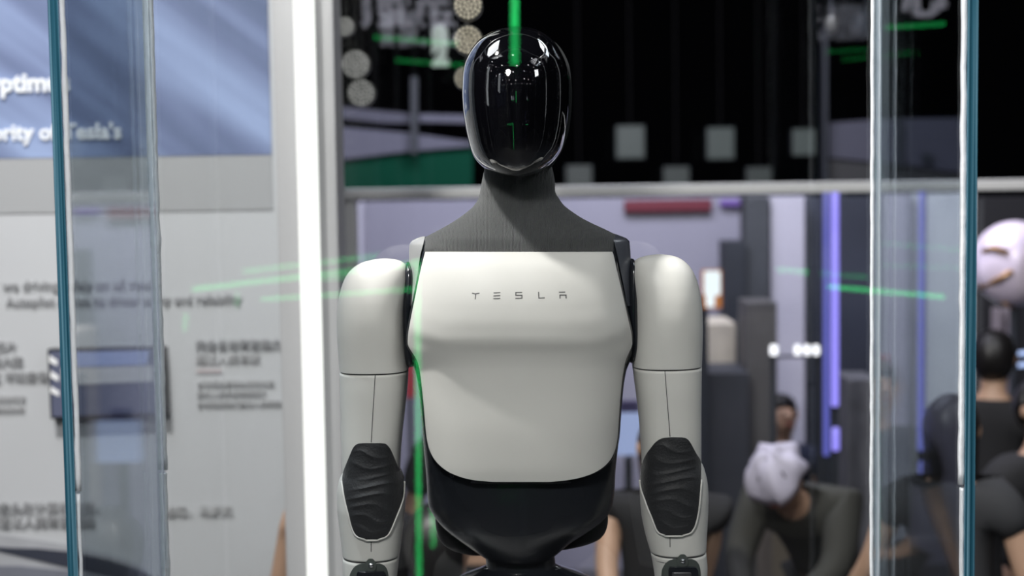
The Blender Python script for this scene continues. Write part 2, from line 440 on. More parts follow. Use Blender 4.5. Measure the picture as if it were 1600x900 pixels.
# head
HY = 2.385
visL = Loft([(41, 802, 812, .004, .004, 2.), (42.5, 794, 824, .018, .014, 2.), (46, 778, 836, .036, .028, 2.05), (52, 764, 849, .054, .042, 2.1), (60, 751, 860, .068, .056, 2.15), (70, 741.5, 868.5, .080, .068, 2.2),
    (85, 732, 877.5, .092, .082, 2.25), (100, 726, 884, .101, .09, 2.3), (120, 722.8, 888.5, .108, .096, 2.3), (145, 722, 889.5, .112, .098, 2.3), (170, 723.5, 889, .113, .098, 2.3), (195, 727, 886.5, .112, .092, 2.3),
    (215, 731, 883, .110, .08, 2.3), (235, 736.5, 877, .107, .06, 2.3), (248, 743, 869, .103, .045, 2.3), (258, 752, 860, .098, .03, 2.25), (267, 765, 848, .090, .02, 2.2), (274, 780, 834, .078, .01, 2.1), (277, 795, 820, .06, .005, 2.)], HY)
visL.mesh('visor', visormat, rob, 90, 80, endpow=2)
hdL = Loft([(50, 785, 838, .0, .03, 2.), (62, 755, 862, .0, .065, 2.1), (80, 740, 879, .0, .09, 2.2), (110, 727, 891, .0, .115, 2.3), (150, 724, 894, .0, .125, 2.3), (200, 729, 890, .0, .12, 2.3), (235, 739, 879, .0, .10, 2.3), (262, 755, 862, .0, .07, 2.2)], HY)
hdL.Yc = HY+.004
hdL.mesh('head_back_shell', headmat, rob, 50, 64, endpow=2)
# neck and shoulder yoke in ribbed fabric
NY = 2.42
nk = Loft([(250, 760, 860, .045, .05, 2.1), (285, 752.5, 867, .05, .05, 2.1), (300, 750, 867.5, .052, .052, 2.1), (312, 746, 874, .055, .055, 2.1), (322, 739, 881.5, .060, .058, 2.15), (332, 727, 894, .066, .062, 2.2), (342, 713, 909, .074, .066, 2.25),
    (352, 696, 928, .082, .07, 2.3), (362, 677, 949, .09, .075, 2.4), (370, 663, 962, .096, .08, 2.5), (385, 657, 965, .102, .085, 2.6), (402, 657, 965, .106, .09, 2.7), (412, 665, 957, .104, .09, 2.7)], NY)
nk.mesh('neck_fabric', neckfab, rob, 70, 96)

# torso core, glossy black
TY = 2.42
core = Loft([(366, 672, 952, .045, .05, 2.3), (371, 652, 970, .06, .07, 2.4), (378, 641, 983, .07, .08, 2.5), (400, 640, 985, .078, .085, 2.6), (430, 640, 986, .085, .09, 2.7), (470, 637, 988, .094, .10, 2.8), (500, 635, 991, .10, .10, 2.8),
    (530, 634, 994, .104, .10, 2.8), (548, 637, 992, .102, .10, 2.8), (562, 644, 985, .098, .10, 2.8), (580, 650, 978, .096, .10, 2.8), (610, 655, 973, .096, .10, 2.8), (650, 659, 970, .10, .10, 2.7), (700, 663, 965, .104, .10, 2.6),
    (740, 666.5, 961, .106, .10, 2.5), (765, 668, 960, .107, .10, 2.4), (785, 670, 957.5, .105, .098, 2.35), (798, 676, 953, .102, .095, 2.3), (812, 686, 941, .098, .09, 2.25), (828, 703, 919, .09, .085, 2.2),
    (845, 725, 893, .08, .075, 2.1), (860, 746, 875, .07, .065, 2.1), (868, 757, 866, .062, .06, 2.), (872, 762, 862, .05, .05, 2.)], TY)
core.mesh('torso_core', bellyblack, rob, 120, 96)

# chest plate, white
prof = [(380, .100), (394, .104), (420, .116), (450, .126), (480, .133), (510, .137), (528, .137), (538, .1345), (548, .1295), (560, .1255), (578, .122), (620, .120), (680, .122), (730, .121), (760, .117), (790, .11)]
chW = [(380, 640, 982), (394, 642, 977), (430, 636, 982), (480, 629, 989), (520, 625, 996), (545, 628, 994), (580, 645, 982), (640, 651, 975), (700, 655, 970), (800, 655, 970)]
def chest_front(x, z, px, py):
    xl, xr = interp(chW, py); xc = (xl+xr)/2; u = abs(px-xc)/((xr-xl)/2)
    crease = max(0., u-.62)
    yy = py + 95*crease**1.3 * (1 if py < 640 else 0) * max(0., min(1., (640-py)/60))
    f = interp(prof, yy)[0]
    n = 2.9
    return TY - .018 - f*(1-min(.999, u)**n)**(1/n) + .012
chest_out = [(394, 664, 957), (396, 663.5, 958), (420, 657.5, 963.5), (460, 649.5, 973), (500, 641.5, 982), (525, 637.5, 987), (537, 637, 988), (548, 642, 984), (562, 651, 978), (575, 655, 975), (600, 658.5, 971.5), (640, 662.5, 968), (680, 666, 965.5),
    (700, 670, 962), (715, 677, 956), (728, 688, 945), (738, 702, 930), (746, 722, 908), (750.5, 742, 885), (753, 770, 860)]
def top_sag(py, u): return 0
chest, chest_place = patch('chest_plate', chest_out, chest_front, white, rob, off=0., thick=.012, rows=110, cols=80, yref=2.3, bev=.0022)
# black sheet just behind the plate, painting in the shade of its gap
gap_out = [(y, l-3.0, r+3.0) for (y, l, r) in chest_out]; gap_out[-1] = (756, 764, 866); gap_out.insert(-1, (754.6, 735, 893))
gap_out.sort()
patch('chest_shadow_gap', gap_out, chest_front, blackgloss, rob, off=-.006, thick=.02, rows=80, cols=50, yref=2.3)

# chest lettering: thin strokes laid on the plate
def stroke(pts, name, w=1.1, parent=None):
    """polyline of pixel points, half width w"""
    V = []; F = []
    for i in range(len(pts)-1):
        (x0, y0), (x1, y1) = pts[i], pts[i+1]; L = math.hypot(x1-x0, y1-y0); nx, ny = -(y1-y0)/L*w, (x1-x0)/L*w
        ex, ey = (x1-x0)/L*w*.9, (y1-y0)/L*w*.9
        x0 -= ex; y0 -= ey; x1 += ex; y1 += ey
        b0 = len(V); q = [(x0+nx, y0+ny), (x1+nx, y1+ny), (x1-nx, y1-ny), (x0-nx, y0-ny)]
        for (x, y) in q: V.append(chest_place(x, y, 0, 0)+Vector((0, -.0003, 0)))
        for (x, y) in q: V.append(chest_place(x, y, 0, 0)+Vector((0, .0008, 0)))
        F += [(b0+3, b0+2, b0+1, b0), (b0+4, b0+5, b0+6, b0+7)]+[(b0+k, b0+(k+1) % 4, b0+4+(k+1) % 4, b0+4+k) for k in range(4)]
    return V, F
letters = [
    [[(738.2, 458.2), (742.5, 459.2), (748.5, 458.2)], [(743.2, 460.5), (742.6, 467)]],
    [[(772, 457.6), (781, 457.2)], [(771.8, 462.3), (781, 461.8)], [(771.6, 466.6), (780.8, 466.2)]],
    [[(815, 456.8), (806, 457), (806, 461.5), (815.5, 461.5), (815.5, 466), (806, 466.2)]],
    [[(841.6, 456.8), (842, 465.8), (850.6, 465.4)]],
    [[(874, 456.6), (882.5, 456.4)], [(875, 465.8), (875, 461), (884.5, 461), (884.5, 465.6)]]]
for L_ in letters:
    V = []; F = []
    for s in L_:
        v, f = stroke(s, 'x', .85); o_ = len(V); V += v; F += [tuple(i+o_ for i in q) for q in f]
    part('chest_letter', V, F, logom, chest, False)

# side straps between chest plate and shoulder
strapm = mat('grey_satin_strap', (.30, .305, .31), .38, spec=.5)
def core_front(x, z, px, py): return max(2.345, core.front(x, z))
patch('shoulder_strap', [(369.5, 660, 664), (372, 652, 663.5), (377, 643, 662.2), (384, 639.5, 660.5), (400, 639, 656.5), (430, 639.5, 652.5), (460, 640, 648), (478, 640, 645)], core_front, strapm, rob, off=.003, thick=.006, rows=40, cols=14, yref=2.35, bev=.001)
patch('shoulder_strap', [(365, 956, 960), (369, 957, 970), (375, 958.5, 980), (381, 960.5, 984), (400, 965, 985), (430, 971, 986), (460, 977, 988), (478, 980, 989)], core_front, mat('shaded_satin_strap', (.06, .065, .08), .3), rob, off=.003, thick=.006, rows=40, cols=14, yref=2.35, bev=.001)  # right strap in a darker copy, its shade painted into the colour

# shoulder caps
lcap = Loft([(404, 594, 606, .006, .006, 2.), (406, 580, 619, .022, .02, 2.1), (410, 565, 629, .034, .03, 2.2), (416, 554.5, 634.5, .044, .04, 2.3), (425, 545, 637.5, .052, .048, 2.35), (437, 538, 638.5, .058, .054, 2.4), (452, 533, 638, .063, .058, 2.4), (475, 528.5, 635.5, .067, .06, 2.4), (495, 527, 634, .068, .06, 2.4),
    (520, 527.5, 634, .066, .06, 2.5), (545, 529, 635, .063, .058, 2.5), (565, 530.5, 637, .061, .056, 2.5), (577, 531.3, 638.5, .060, .055, 2.5)], 2.405)
rcap = Loft([(397.5, 1024, 1036, .006, .006, 2.), (399.5, 1010, 1049, .022, .02, 2.1), (403, 998, 1060, .034, .03, 2.2), (409, 990, 1069.5, .044, .04, 2.3), (418, 985.5, 1078, .052, .048, 2.35), (430, 984.5, 1085, .058, .054, 2.4), (446, 985.5, 1090.5, .063, .058, 2.4), (470, 988, 1095, .067, .06, 2.4), (490, 989, 1096.5, .068, .06, 2.4),
    (515, 989.5, 1097, .066, .06, 2.5), (540, 989, 1096.5, .063, .058, 2.5), (560, 988.5, 1096, .061, .056, 2.5), (570.5, 988, 1095.7, .060, .055, 2.5)], 2.405)
arms = {}
def arm(side, cap, up, fo, pad, seamx, wr):
    A = 2.405
    cap.mesh('shoulder_cap', white, rob, 70, 72, endpow=2)
    U = Loft(up, A); U.mesh('upper_arm', white, rob, 40, 64)
    Fo = Loft(fo, A); Fo.mesh('forearm', white, rob, 60, 64)
    W = Loft(wr, A); wm = W.mesh('wrist_cuff', white, rob, 30, 64)
    # dark joint ring visible in the seam under the cap
    y0 = up[0][0]
    J = Loft([(y0-6, up[0][1]+2, up[0][2]-2, .056, .052, 2.5), (y0+6, up[0][1]+2, up[0][2]-2, .056, .052, 2.5)], A)
    J.mesh('shoulder_seam_ring', seam, rob, 4, 48)
    y1 = wr[0][0]
    J = Loft([(y1-6, wr[0][1]+2, wr[0][2]-2, .048, .046, 2.5), (y1+8, wr[0][1]+2, wr[0][2]-2, .048, .046, 2.5)], A)
    J.mesh('wrist_seam_ring', seam, rob, 4, 48)
    # front surface = whichever shell is nearer
    def front(x, z, px, py):
        a = U.front(x, z) if z > U.k[0][0] else 9
        b = Fo.front(x, z) if z < Fo.k[-1][0] else 9
        if a > 8 and b > 8: a = U.front(x, z)
        t = max(0., min(1., (py-736)/24)); t = t*t*(3-2*t)
        if a > 8: return b
        if b > 8: return a
        return min(a, b)
    def folds(u, v, p):
        e = min(u, 1-u, .35)/.35; ev = min(v, 1-v, .12)/.12
        k = v*9+.35*math.sin(u*5+v*9)
        s = abs(math.sin(PI*k))
        return (.0028*(1-s)**1.5*(.4+.6*math.sin(3*u+v*7)**2)+.0012)*e**.5*ev
    pad_o, _ = patch('elbow_cover', pad, front, padfab, rob, off=.0035, thick=.010, rows=150, cols=44, yref=2.34, dz=folds, bev=.001)
    def plc(px, py, off):
        Y = 2.34
        for _ in range(7):
            p = at(px, py, Y); Y = .5*Y+.5*(front(p.x, p.z, px, py)-off)
        return at(px, py, Y)
    # pale lip of the forearm shell round the lower half of the cover
    ys = [rim_y for rim_y in [pad[-1][0]-i*(pad[-1][0]-rimtop[side])/26 for i in range(27)]]
    left = [(interp(pad, y)[0]-1.2, y) for y in ys]; right = [(interp(pad, y)[1]+1.2, y) for y in ys]
    pts = left[::-1]+[((left[0][0]*(1-t)+right[0][0]*t), pad[-1][0]+1.2) for t in (.0, .25, .5, .75, 1.)]+right
    tube('forearm_lip', [plc(x, y, .003) for x, y in pts], .0018, white, rob, 6)
    # vertical seam
    sp = [(seamx[0]+(seamx[1]-seamx[0])*t, seamx[2]+(seamx[3]-seamx[2])*t) for t in [i/14 for i in range(15)]]
    tube('panel_seam', [plc(x, y, -.0001) for x, y in sp], .0006, seam, rob, 6)
    sp = [(seamx[1]+0.0, seamx[4]+(seamx[5]-seamx[4])*t) for t in [i/5 for i in range(6)]]
    tube('panel_seam', [plc(x, y, -.0001) for x, y in sp], .0006, seam, rob, 6)
    def wfront(x, z, px, py): return W.front(x, z)
    cx = (wr[1][1]+wr[1][2])/2 + (4 if side > 0 else 0)
    y2 = y1+6
    sock, _ = patch('wrist_socket', [(y2+6, cx-14, cx+14), (y2+9, cx-22, cx+21), (y2+16, cx-29, cx+26), (y2+26, cx-33, cx+28), (y2+60, cx-34, cx+29), (y2+80, cx-30, cx+26)], wfront, joint, rob, off=.0012, thick=.006, rows=30, cols=24, yref=2.35, bev=.001)
    patch('screw_boss', [(y2-1, cx-3, cx+3), (y2+2, cx-6, cx+6), (y2+9, cx-9, cx+9), (y2+15, cx-8, cx+8), (y2+18, cx-4, cx+4)], wfront, joint, sock, off=.004, thick=.006, rows=20, cols=20, yref=2.35, bev=.0015)
    p = at(cx+.5, y2+9.5, W.front(at(cx, y2+10, 2.35).x, at(cx, y2+10, 2.35).z)-.006)
    bm = bmesh.new(); cyl(bm, p+Vector((0, .003, 0)), p, .0036, 20); from_bm('wrist_screw', bm, steel, sock, True)
    patch('wrist_actuator', [(y2+19, cx-20, cx+20), (y2+24, cx-22, cx+24), (y2+60, cx-22, cx+24), (y2+75, cx-20, cx+20)], wfront, blackgloss, sock, off=.007, thick=.012, rows=20, cols=20, yref=2.35, bev=.002)
    patch('actuator_plate', [(y2+27, cx-16, cx+12), (y2+30, cx-17, cx+14), (y2+58, cx-17, cx+14)], wfront, mat('dark_metal_plate', (.12, .12, .13), .35, metal=.6), sock, off=.0085, thick=.004, rows=6, cols=6, yref=2.35)
    # hand below the frame
    hb = at((wr[-1][1]+wr[-1][2])/2, wr[-1][0], A)
    hv = []; hr = []; he = []
    def v(x, y, z, r): hv.append((hb.x+x, hb.y+y, hb.z+z)); hr.append(r); return len(hv)-1
    w0 = v(0, 0, .02, .026); w1 = v(0, -.004, -.04, .030); w2 = v(0, -.008, -.085, .032); he += [(w0, w1), (w1, w2)]
    for i, (dx, ln) in enumerate(((-.027, .07), (-.009, .082), (.009, .078), (.027, .062))):
        a0 = w2
        for j in range(1, 4): 
            b0 = v(dx*1.05, -.008-.012*j*j*.5, -.085-.012-ln*j/3, .0088-.0008*j); he.append((a0, b0)); a0 = b0
    s = -side
    t1 = v(s*.036, -.02, -.06, .012); t2 = v(s*.052, -.035, -.09, .010); t3 = v(s*.055, -.045, -.115, .0085); he += [(w1, t1), (t1, t2), (t2, t3)]
    me = bpy.data.meshes.new('hand'); me.from_pydata(hv, he, []); h = link('hand', me, blackgloss, None, False); keep(h, rob)
    md = h.modifiers.new('skin', 'SKIN'); md.use_smooth_shade = True
    for i, sv in enumerate(me.skin_vertices[0].data): sv.radius = (hr[i], hr[i]); sv.use_root = (i == 0)
    sb = h.modifiers.new('sub', 'SUBSURF'); sb.levels = 1; sb.render_levels = 2
rimtop = {-1: 752, 1: 750}
arm(-1, lcap,
    [(579.5, 531.5, 638, .058, .054, 2.5), (600, 531.8, 637, .058, .054, 2.5), (640, 532.5, 633, .056, .052, 2.5), (680, 533.8, 628.5, .055, .051, 2.5), (710, 534.6, 626, .055, .051, 2.4), (735, 536, 625, .055, .05, 2.4), (755, 540, 624, .052, .048, 2.3)],
    [(726, 546, 620, .05, .046, 2.3), (736, 537, 627, .055, .05, 2.35), (748, 530.5, 631, .058, .053, 2.4), (765, 527.6, 633, .060, .055, 2.4), (785, 527.4, 633, .060, .055, 2.4), (810, 529.5, 631.5, .057, .054, 2.4), (840, 533, 628, .053, .051, 2.4), (866, 536, 624.5, .050, .049, 2.4)],
    [(692.8, 568, 594), (693.6, 560, 601), (696, 555, 605), (701, 551, 609), (710, 547, 613.5), (722, 542, 618.5), (732, 538, 623), (740, 535.5, 628), (748, 534.6, 630.8), (760, 536, 630.6), (775, 538.3, 629.5), (790, 541.5, 625.5), (805, 545.5, 619.5), (820, 549, 613.5), (830, 552.5, 609), (837, 557, 604.5), (841, 563, 598), (843.2, 572, 590)],
    (586.5, 580, 582, 691, 847, 862),
    [(868.5, 536.2, 624, .049, .048, 2.4), (885, 536, 622, .048, .047, 2.4), (910, 537, 619, .046, .045, 2.4), (960, 540, 612, .042, .04, 2.3), (1010, 546, 604, .034, .032, 2.2)])
arm(1, rcap,
    [(573, 988.5, 1095.6, .058, .054, 2.5), (600, 992, 1095.3, .058, .054, 2.5), (640, 997, 1095, .056, .052, 2.5), (680, 1000.5, 1095, .055, .051, 2.5), (705, 1002, 1095, .055, .051, 2.4), (728, 1003, 1095, .055, .05, 2.4), (748, 1004, 1092, .052, .048, 2.3)],
    [(716, 1010, 1088, .05, .046, 2.3), (724, 1003.5, 1096.5, .055, .05, 2.35), (736, 1001, 1101, .058, .053, 2.4), (752, 1000, 1104.5, .060, .055, 2.4), (772, 1000, 1106, .060, .055, 2.4), (800, 1002, 1105.5, .057, .054, 2.4), (830, 1007.5, 1104, .053, .051, 2.4), (859, 1015.5, 1102.6, .050, .049, 2.4)],
    [(683.8, 1047, 1066), (684.8, 1037, 1071), (687, 1031, 1075), (692, 1024, 1079), (700, 1017.5, 1083.5), (710, 1010, 1089), (718, 1006, 1094), (724, 1004, 1095.5), (735, 1001.8, 1095.6), (752, 1001, 1095), (765, 1003, 1094), (780, 1008, 1092.8), (795, 1013.5, 1091.3), (808, 1019, 1089), (820, 1023.5, 1086), (828, 1027, 1082), (833, 1031, 1078), (836.6, 1040, 1066)],
    (1038.5, 1047, 574, 682, 840, 855),
    [(861.5, 1016.5, 1102.6, .049, .048, 2.4), (885, 1021, 1104.6, .048, .047, 2.4), (905, 1024, 1104, .046, .045, 2.4), (955, 1032, 1102, .042, .04, 2.3), (1005, 1041, 1098, .034, .032, 2.2)])

# inner shoulder joints: glossy black bearings between torso and caps
for (xa, xb, ya, yb) in ((628, 652, 410, 572), (976, 998, 405, 566)):
    J = Loft([(ya, xa+6, xb-8, .02, .03, 2.), (ya+15, xa+2, xb, .035, .05, 2.2), (ya+80, xa, xb, .045, .055, 2.4), (yb-30, xa+2, xb+2, .04, .05, 2.4), (yb-6, xa+3, xb-1, .03, .04, 2.2), (yb, xa+8, xb-6, .015, .02, 2.)], 2.412)
    J.mesh('shoulder_joint', blackgloss, rob, 30, 32)
# hip actuators, waist, pelvis, legs
for rows in ([(800, 684, 700, .01, .01, 2.), (806, 680, 715, .025, .03, 2.3), (830, 683, 735, .03, .04, 2.5), (848, 692, 752, .03, .04, 2.4), (858, 705, 765, .02, .03, 2.2), (866, 730, 765, .01, .01, 2.)],
             [(790, 930, 944, .01, .01, 2.), (800, 920, 949, .025, .03, 2.3), (822, 905, 948.5, .03, .04, 2.5), (838, 890, 940, .03, .04, 2.4), (849, 880, 920, .02, .03, 2.2), (857, 870, 890, .01, .01, 2.)]):
    Loft(rows, 2.46).mesh('hip_actuator', mat('matt_black_cover', (.008, .008, .01), .5), rob, 30, 40)
Loft([(866, 758, 866, .05, .05, 2.), (884, 760, 868, .05, .05, 2.), (920, 762, 870, .05, .05, 2.)], TY).mesh('waist', bellyblack, rob, 10, 48)
pel = Loft([(884, 762, 868, .055, .055, 2.), (892, 742, 888, .07, .065, 2.1), (903, 715, 918, .085, .075, 2.2), (925, 690, 945, .095, .08, 2.4), (960, 676, 960, .10, .085, 2.5), (1010, 680, 958, .10, .085, 2.5), (1060, 700, 940, .09, .08, 2.3), (1085, 730, 912, .07, .07, 2.1)], TY)
pel.mesh('pelvis', blackgloss, rob, 50, 64)
for pts in ([(733, 900), (742, 895), (752, 891), (762, 889)], [(868, 885), (878, 889.5), (892, 894), (908, 899)]):
    P = []
    for (x, y) in pts:
        p = at(x, y, 2.35); Y = pel.front(p.x, p.z)-.001
        P.append(at(x, y, Y))
    tube('pelvis_trim', P, .0013, chrome, rob, 6)
for sgn in (-1, 1):
    cx = .02+sgn*.105
    def lr(z, dx, hw, f, b, n=2.4): return (z, cx+sgn*dx, hw, f, b, n)
    for nm, rows, m_, yy in (('thigh', [lr(1.72, 0, .05, .05, .05), lr(1.69, 0, .072, .075, .075), lr(1.58, 0, .082, .085, .085), lr(1.45, -.005, .07, .075, .075), lr(1.41, -.005, .055, .06, .06)], white, 2.42),
                         ('knee_cover', [lr(1.44, 0, .04, .05, .05), lr(1.42, -.004, .055, .062, .06), lr(1.36, -.004, .055, .062, .06), lr(1.33, -.004, .04, .05, .05)], padfab, 2.42),
                         ('shin', [lr(1.36, -.005, .05, .05, .055), lr(1.32, -.005, .062, .06, .07), lr(1.2, -.005, .06, .058, .075), lr(1.06, -.005, .042, .045, .05), lr(1.01, -.005, .034, .038, .04)], white, 2.425),
                         ('foot', [lr(1.03, 0, .03, .04, .04), lr(1.0, 0, .038, .07, .06), lr(.97, 0, .046, .15, .08), lr(.95, 0, .048, .165, .085), lr(.941, 0, .046, .16, .08)], blackgloss, 2.42)):
        L_ = Loft([(100, 0, 100, .1, .1, 2)], yy); L_.k = sorted(rows); L_.Yc = yy
        L_.mesh(nm, m_, rob, 24, 40, endpow=2)

# ------------------------------------------------------------------ the hall behind the case
def G(c): return tuple(c)
lav = mat('lavender_booth_wall', (.27, .265, .335), .7, var=.12, vscale=1.2)
lavl = mat('pale_lavender_panel', (.46, .45, .54), .7, var=.04)
dark = mat('dark_booth_panel', (.022, .026, .036), .6, var=.3)
grn = mat('dark_green_sign_panel', (.01, .09, .05), .5, var=.1)
wire = mat('black_wire', (.003, .003, .004), .8)
# white fascia beam across the hall
YBm = 6.4
fas = mat('white_fascia', (.62, .62, .62), .6, var=.03)
zt, zb2 = at(1000, 289, YBm).z, at(1000, 305, YBm).z
bt = empty('booth_fascia_beam', (1.6, YBm, 0), 'long white horizontal fascia beam over the booth opening behind the robot', 'beam')
keep(box('beam', (at(520, 300, YBm).x, YBm, zb2), (4.6, YBm+.14, zt), fas, bev=.004), bt)
for x in (at(524, 300, YBm).x, 4.5):
    keep(box('support_post', (x, YBm+.02, 0), (x+.08, YBm+.12, zb2), fas), bt)
# lavender back wall of the booth
YLv = 9.4
tag(box('wall_booth', (-2.4, YLv, 0), (at(1262, 450, YLv).x, YLv+.1, at(900, 310, YLv).z+.0), lav), kind='structure')
def slabthing(name, part_name, x0, y0, x1, y1, Y, dep, m, label, cat, floor=True, group=None):
    a = at((x0+x1)/2, (y0+y1)/2, Y); hw = (x1-x0)/2*Y/FPX; hh = (y1-y0)/2*Y/FPX
    lo = (a.x-hw, Y, 0 if floor else a.z-hh); hi = (a.x+hw, Y+dep, a.z+hh)
    o = box(name, lo, hi, m, bev=.006)
    return tag(o, label, cat, group)
slabthing('pillar', '', 538, 316, 572, 900, 8.6, .2, lavl, 'pale lavender pillar just right of the grey pillar with the light tube', 'pillar')
slabthing('pillar', '', 1165, 306, 1203, 900, 8.75, .2, mat('charcoal_pillar', (.045, .05, .06), .6, var=.3), 'dark charcoal pillar behind the robot\'s right-hand shoulder in the photo', 'pillar')
slabthing('pillar', '', 1205, 306, 1258, 900, 8.8, .2, lavl, 'broad pale lavender pillar right of the charcoal one', 'pillar')
slabthing('loudspeaker', '', 1133, 377, 1166, 620, 8.7, .25, dark, 'tall black loudspeaker column against the charcoal pillar', 'loudspeaker')
slabthing('booth_partition', '', 1258, 305, 1378, 900, 9.0, .08, mat('dark_navy_panel', (.03, .035, .055), .5, var=.5, vscale=2.), 'dark navy partition behind the purple light strips', 'partition')
slabthing('booth_partition', '', 1378, 300, 1425, 900, 9.0, .08, mat('grey_panel', (.30, .31, .34), .6, var=.15), 'mid grey partition just right of the dark navy one', 'partition')
slabthing('booth_partition', '', 1425, 300, 1522, 900, 9.1, .08, mat('pale_grey_panel', (.75, .78, .78), .6, var=.06), 'pale grey partition seen through the right end of the glass case', 'partition')
slabthing('cabinet', '', 1100, 505, 1150, 575, 7.65, .4, mat('cream_counter', (.55, .5, .42), .6), 'cream counter behind the robot\'s shoulder, beside the dark shelving', 'counter')
slabthing('cabinet', '', 1100, 580, 1172, 900, 7.2, .4, mat('dark_slate_cabinet', (.035, .038, .05), .6, var=.2), 'dark slate cabinet in front of the cream counter', 'cabinet')
slabthing('equipment_rack', '', 1168, 470, 1215, 900, 7.3, .3, mat('grey_brown_rack', (.085, .082, .085), .6, var=.25), 'grey brown equipment rack right of the dark slate cabinet', 'rack')
slabthing('equipment_rack', '', 1325, 590, 1372, 900, 7.0, .3, mat('mottled_grey_rack', (.10, .10, .115), .6, var=.5, vscale=12), 'mottled grey rack standing beside the right rear edge of the case', 'rack')
bx = empty('storage_box', (at(1240, 900, 6.3).x, 6.5, 0), 'tall brown box in front of the dark racks', 'box')
pxbox('box_body', 1206, 792, 1275, 1040, 6.3, .4, mat('brown_cardboard', (.13, .11, .09), .8, var=.1), bx, .006)
pxbox('box_lid', 1203, 786, 1278, 796, 6.28, .44, mat('pale_brown_lid', (.2, .17, .14), .8), bx, .004)
# red sign, small purple sign
rs = empty('red_sign', (at(1044, 314, 9.34).x, 9.34, at(1044, 330, 9.34).z), 'dark red sign on the lavender wall, right under the white fascia beam', 'sign')
pxbox('sign_board', 976, 312, 1112, 330, 9.34, .06, mat('dark_red', (.13, .015, .03), .5), rs, .004)
ps = empty('purple_sign', (at(1145, 312, 9.34).x, 9.34, at(1145, 321, 9.34).z), 'small purple sign right of the dark red sign', 'sign')
pxbox('sign_board', 1126, 312, 1163, 321, 9.34, .06, mat('purple_board', (.12, .07, .25), .5, emit=(.2, .1, .5), estr=.3), ps, .004)
# lit signs
def lit(name, rects, Y, m, label, group=None, cat='sign', back=None, board=None):
    p = at(rects[0][0], rects[0][3], Y); t = empty(name, (p.x, Y, p.z), label, cat, group)
    for r in rects: pxbox('lit_panel', *r, Y, .03, m, t, .008)
    if board:
        pxbox('sign_board', *board, Y+.03, .05, back or dark, t, .004); box('post', (p.x-.02, Y+.04, 0), (p.x+.02, Y+.07, p.z), dark, t)
    return t
lit('lit_sign', [(1101, 424, 1126, 462), (1104, 462, 1117, 480)], 7.1, emis('cool_white_sign', (.85, .95, 1), 1.3), 'white lit sign with an orange edge beside the robot\'s shoulder', board=(1098, 422, 1128, 482), back=emis('orange_edge', (1, .35, .08), .5))
ls_ = empty('lettered_light_sign', (at(1248, 600, 6.9).x, 6.9, 0), 'row of small white lit letters left of the violet strips', 'sign')
for (x0, x1) in ((1203, 1217), (1241, 1253), (1256, 1268), (1270, 1282), (1284, 1292)):
    pxbox('lit_letter', x0+1, 539, x1-1, 556, 6.9, .03, emis('white_letter_glow', (.95, .95, 1), 2.0), ls_, .012)
pxbox('letter_rail', 1200, 556, 1294, 559, 6.9, .03, dark, ls_)
for x in (1208, 1280):
    p = at(x, 559, 6.92); box('post', (p.x-.01, 6.92, 0), (p.x+.01, 6.94, p.z), dark, ls_)
# purple light strips
pur = emis('violet_glow', (.32, .28, 1), 1.35); purd = emis('violet_dim_glow', (.16, .17, .7), .8); purm = emis('violet_mid_glow', (.3, .32, 1), .9)
def strip(segs, Y, m, label, w):
    t = empty('violet_light_strip', (at(segs[0][0], segs[0][1], Y).x, Y, 0), label, 'light', 'violet light strips')
    for (x, y0, y1) in segs:
        a, b = at(x, y0, Y), at(x, y1, Y); xx = (a.x+b.x)/2; r = w/2*Y/FPX
        tube('glow_segment', [(xx, Y, b.z), (xx, Y, b.z+r*.3), (xx, Y, a.z-r*.3), (xx, Y, a.z)], [r*.6, r, r, r*.6], m, t, 12)
    zt_ = at(segs[0][0], segs[0][1], Y).z
    keep(box('backing_channel', (xx-r*1.1, Y+r, 0), (xx+r*1.1, Y+r+.02, zt_), dark), t)
    return t
YS = 6.7
strip([(1304.5, 297, 635), (1305.5, 668, 704)], YS, pur, 'brightest and thickest violet light strip, broken off above a short lower segment', 12)
strip([(1291, 297, 712)], YS+.1, purd, 'dim blue violet light strip close beside the brightest one', 10)
strip([(1439, 297, 704), (1440, 721, 756), (1441, 808, 960)], YS, purm, 'slim violet light strip standing in for a mirrored one at the right end of the case, with gaps low down', 10)  # solid strip placed for one mirrored in the side pane
# right, beyond the case
slabthing('booth_partition', '', 1530, 300, 1760, 1300, 8.8, .1, mat('black_panel', (.008, .008, .011), .6), 'black partition at the far right of the view', 'partition')
for i, (x0, x1) in enumerate(((1556, 1566), (1572, 1582))):
    slabthing('slim_post', '', x0, 480, x1, 900, 7.9, .1, mat('grey_pink_post', (.2, .17, .19), .6), ['slim grey post under the pale balloon', 'slim grey post at the right border under the pale balloon'][i], 'post', group='slim posts')
bl = empty('balloon_sculpture', (at(1585, 480, 7.0).x, 7.0, 0), 'large pale pink balloon sculpture with gold bands at the right border', 'sculpture')
bp = at(1585, 412, 7.0); bm = bmesh.new(); bmesh.ops.create_uvsphere(bm, u_segments=40, v_segments=24, radius=.187)
for v in bm.verts:
    an = math.atan2(v.co.y, v.co.x); k = 1+.05*math.cos(7*an)*math.sqrt(max(0, 1-(v.co.z/.187)**2)); v.co.x *= k; v.co.y *= k; v.co.z *= 1.05; v.co += bp
pinkb = mat('pink_white_balloon', (.75, .66, .78), .25, var=.12, vscale=9)
from_bm('balloon', bm, pinkb, bl, True)
gold = mat('gold_band', (.35, .2, .09), .35, metal=.5)
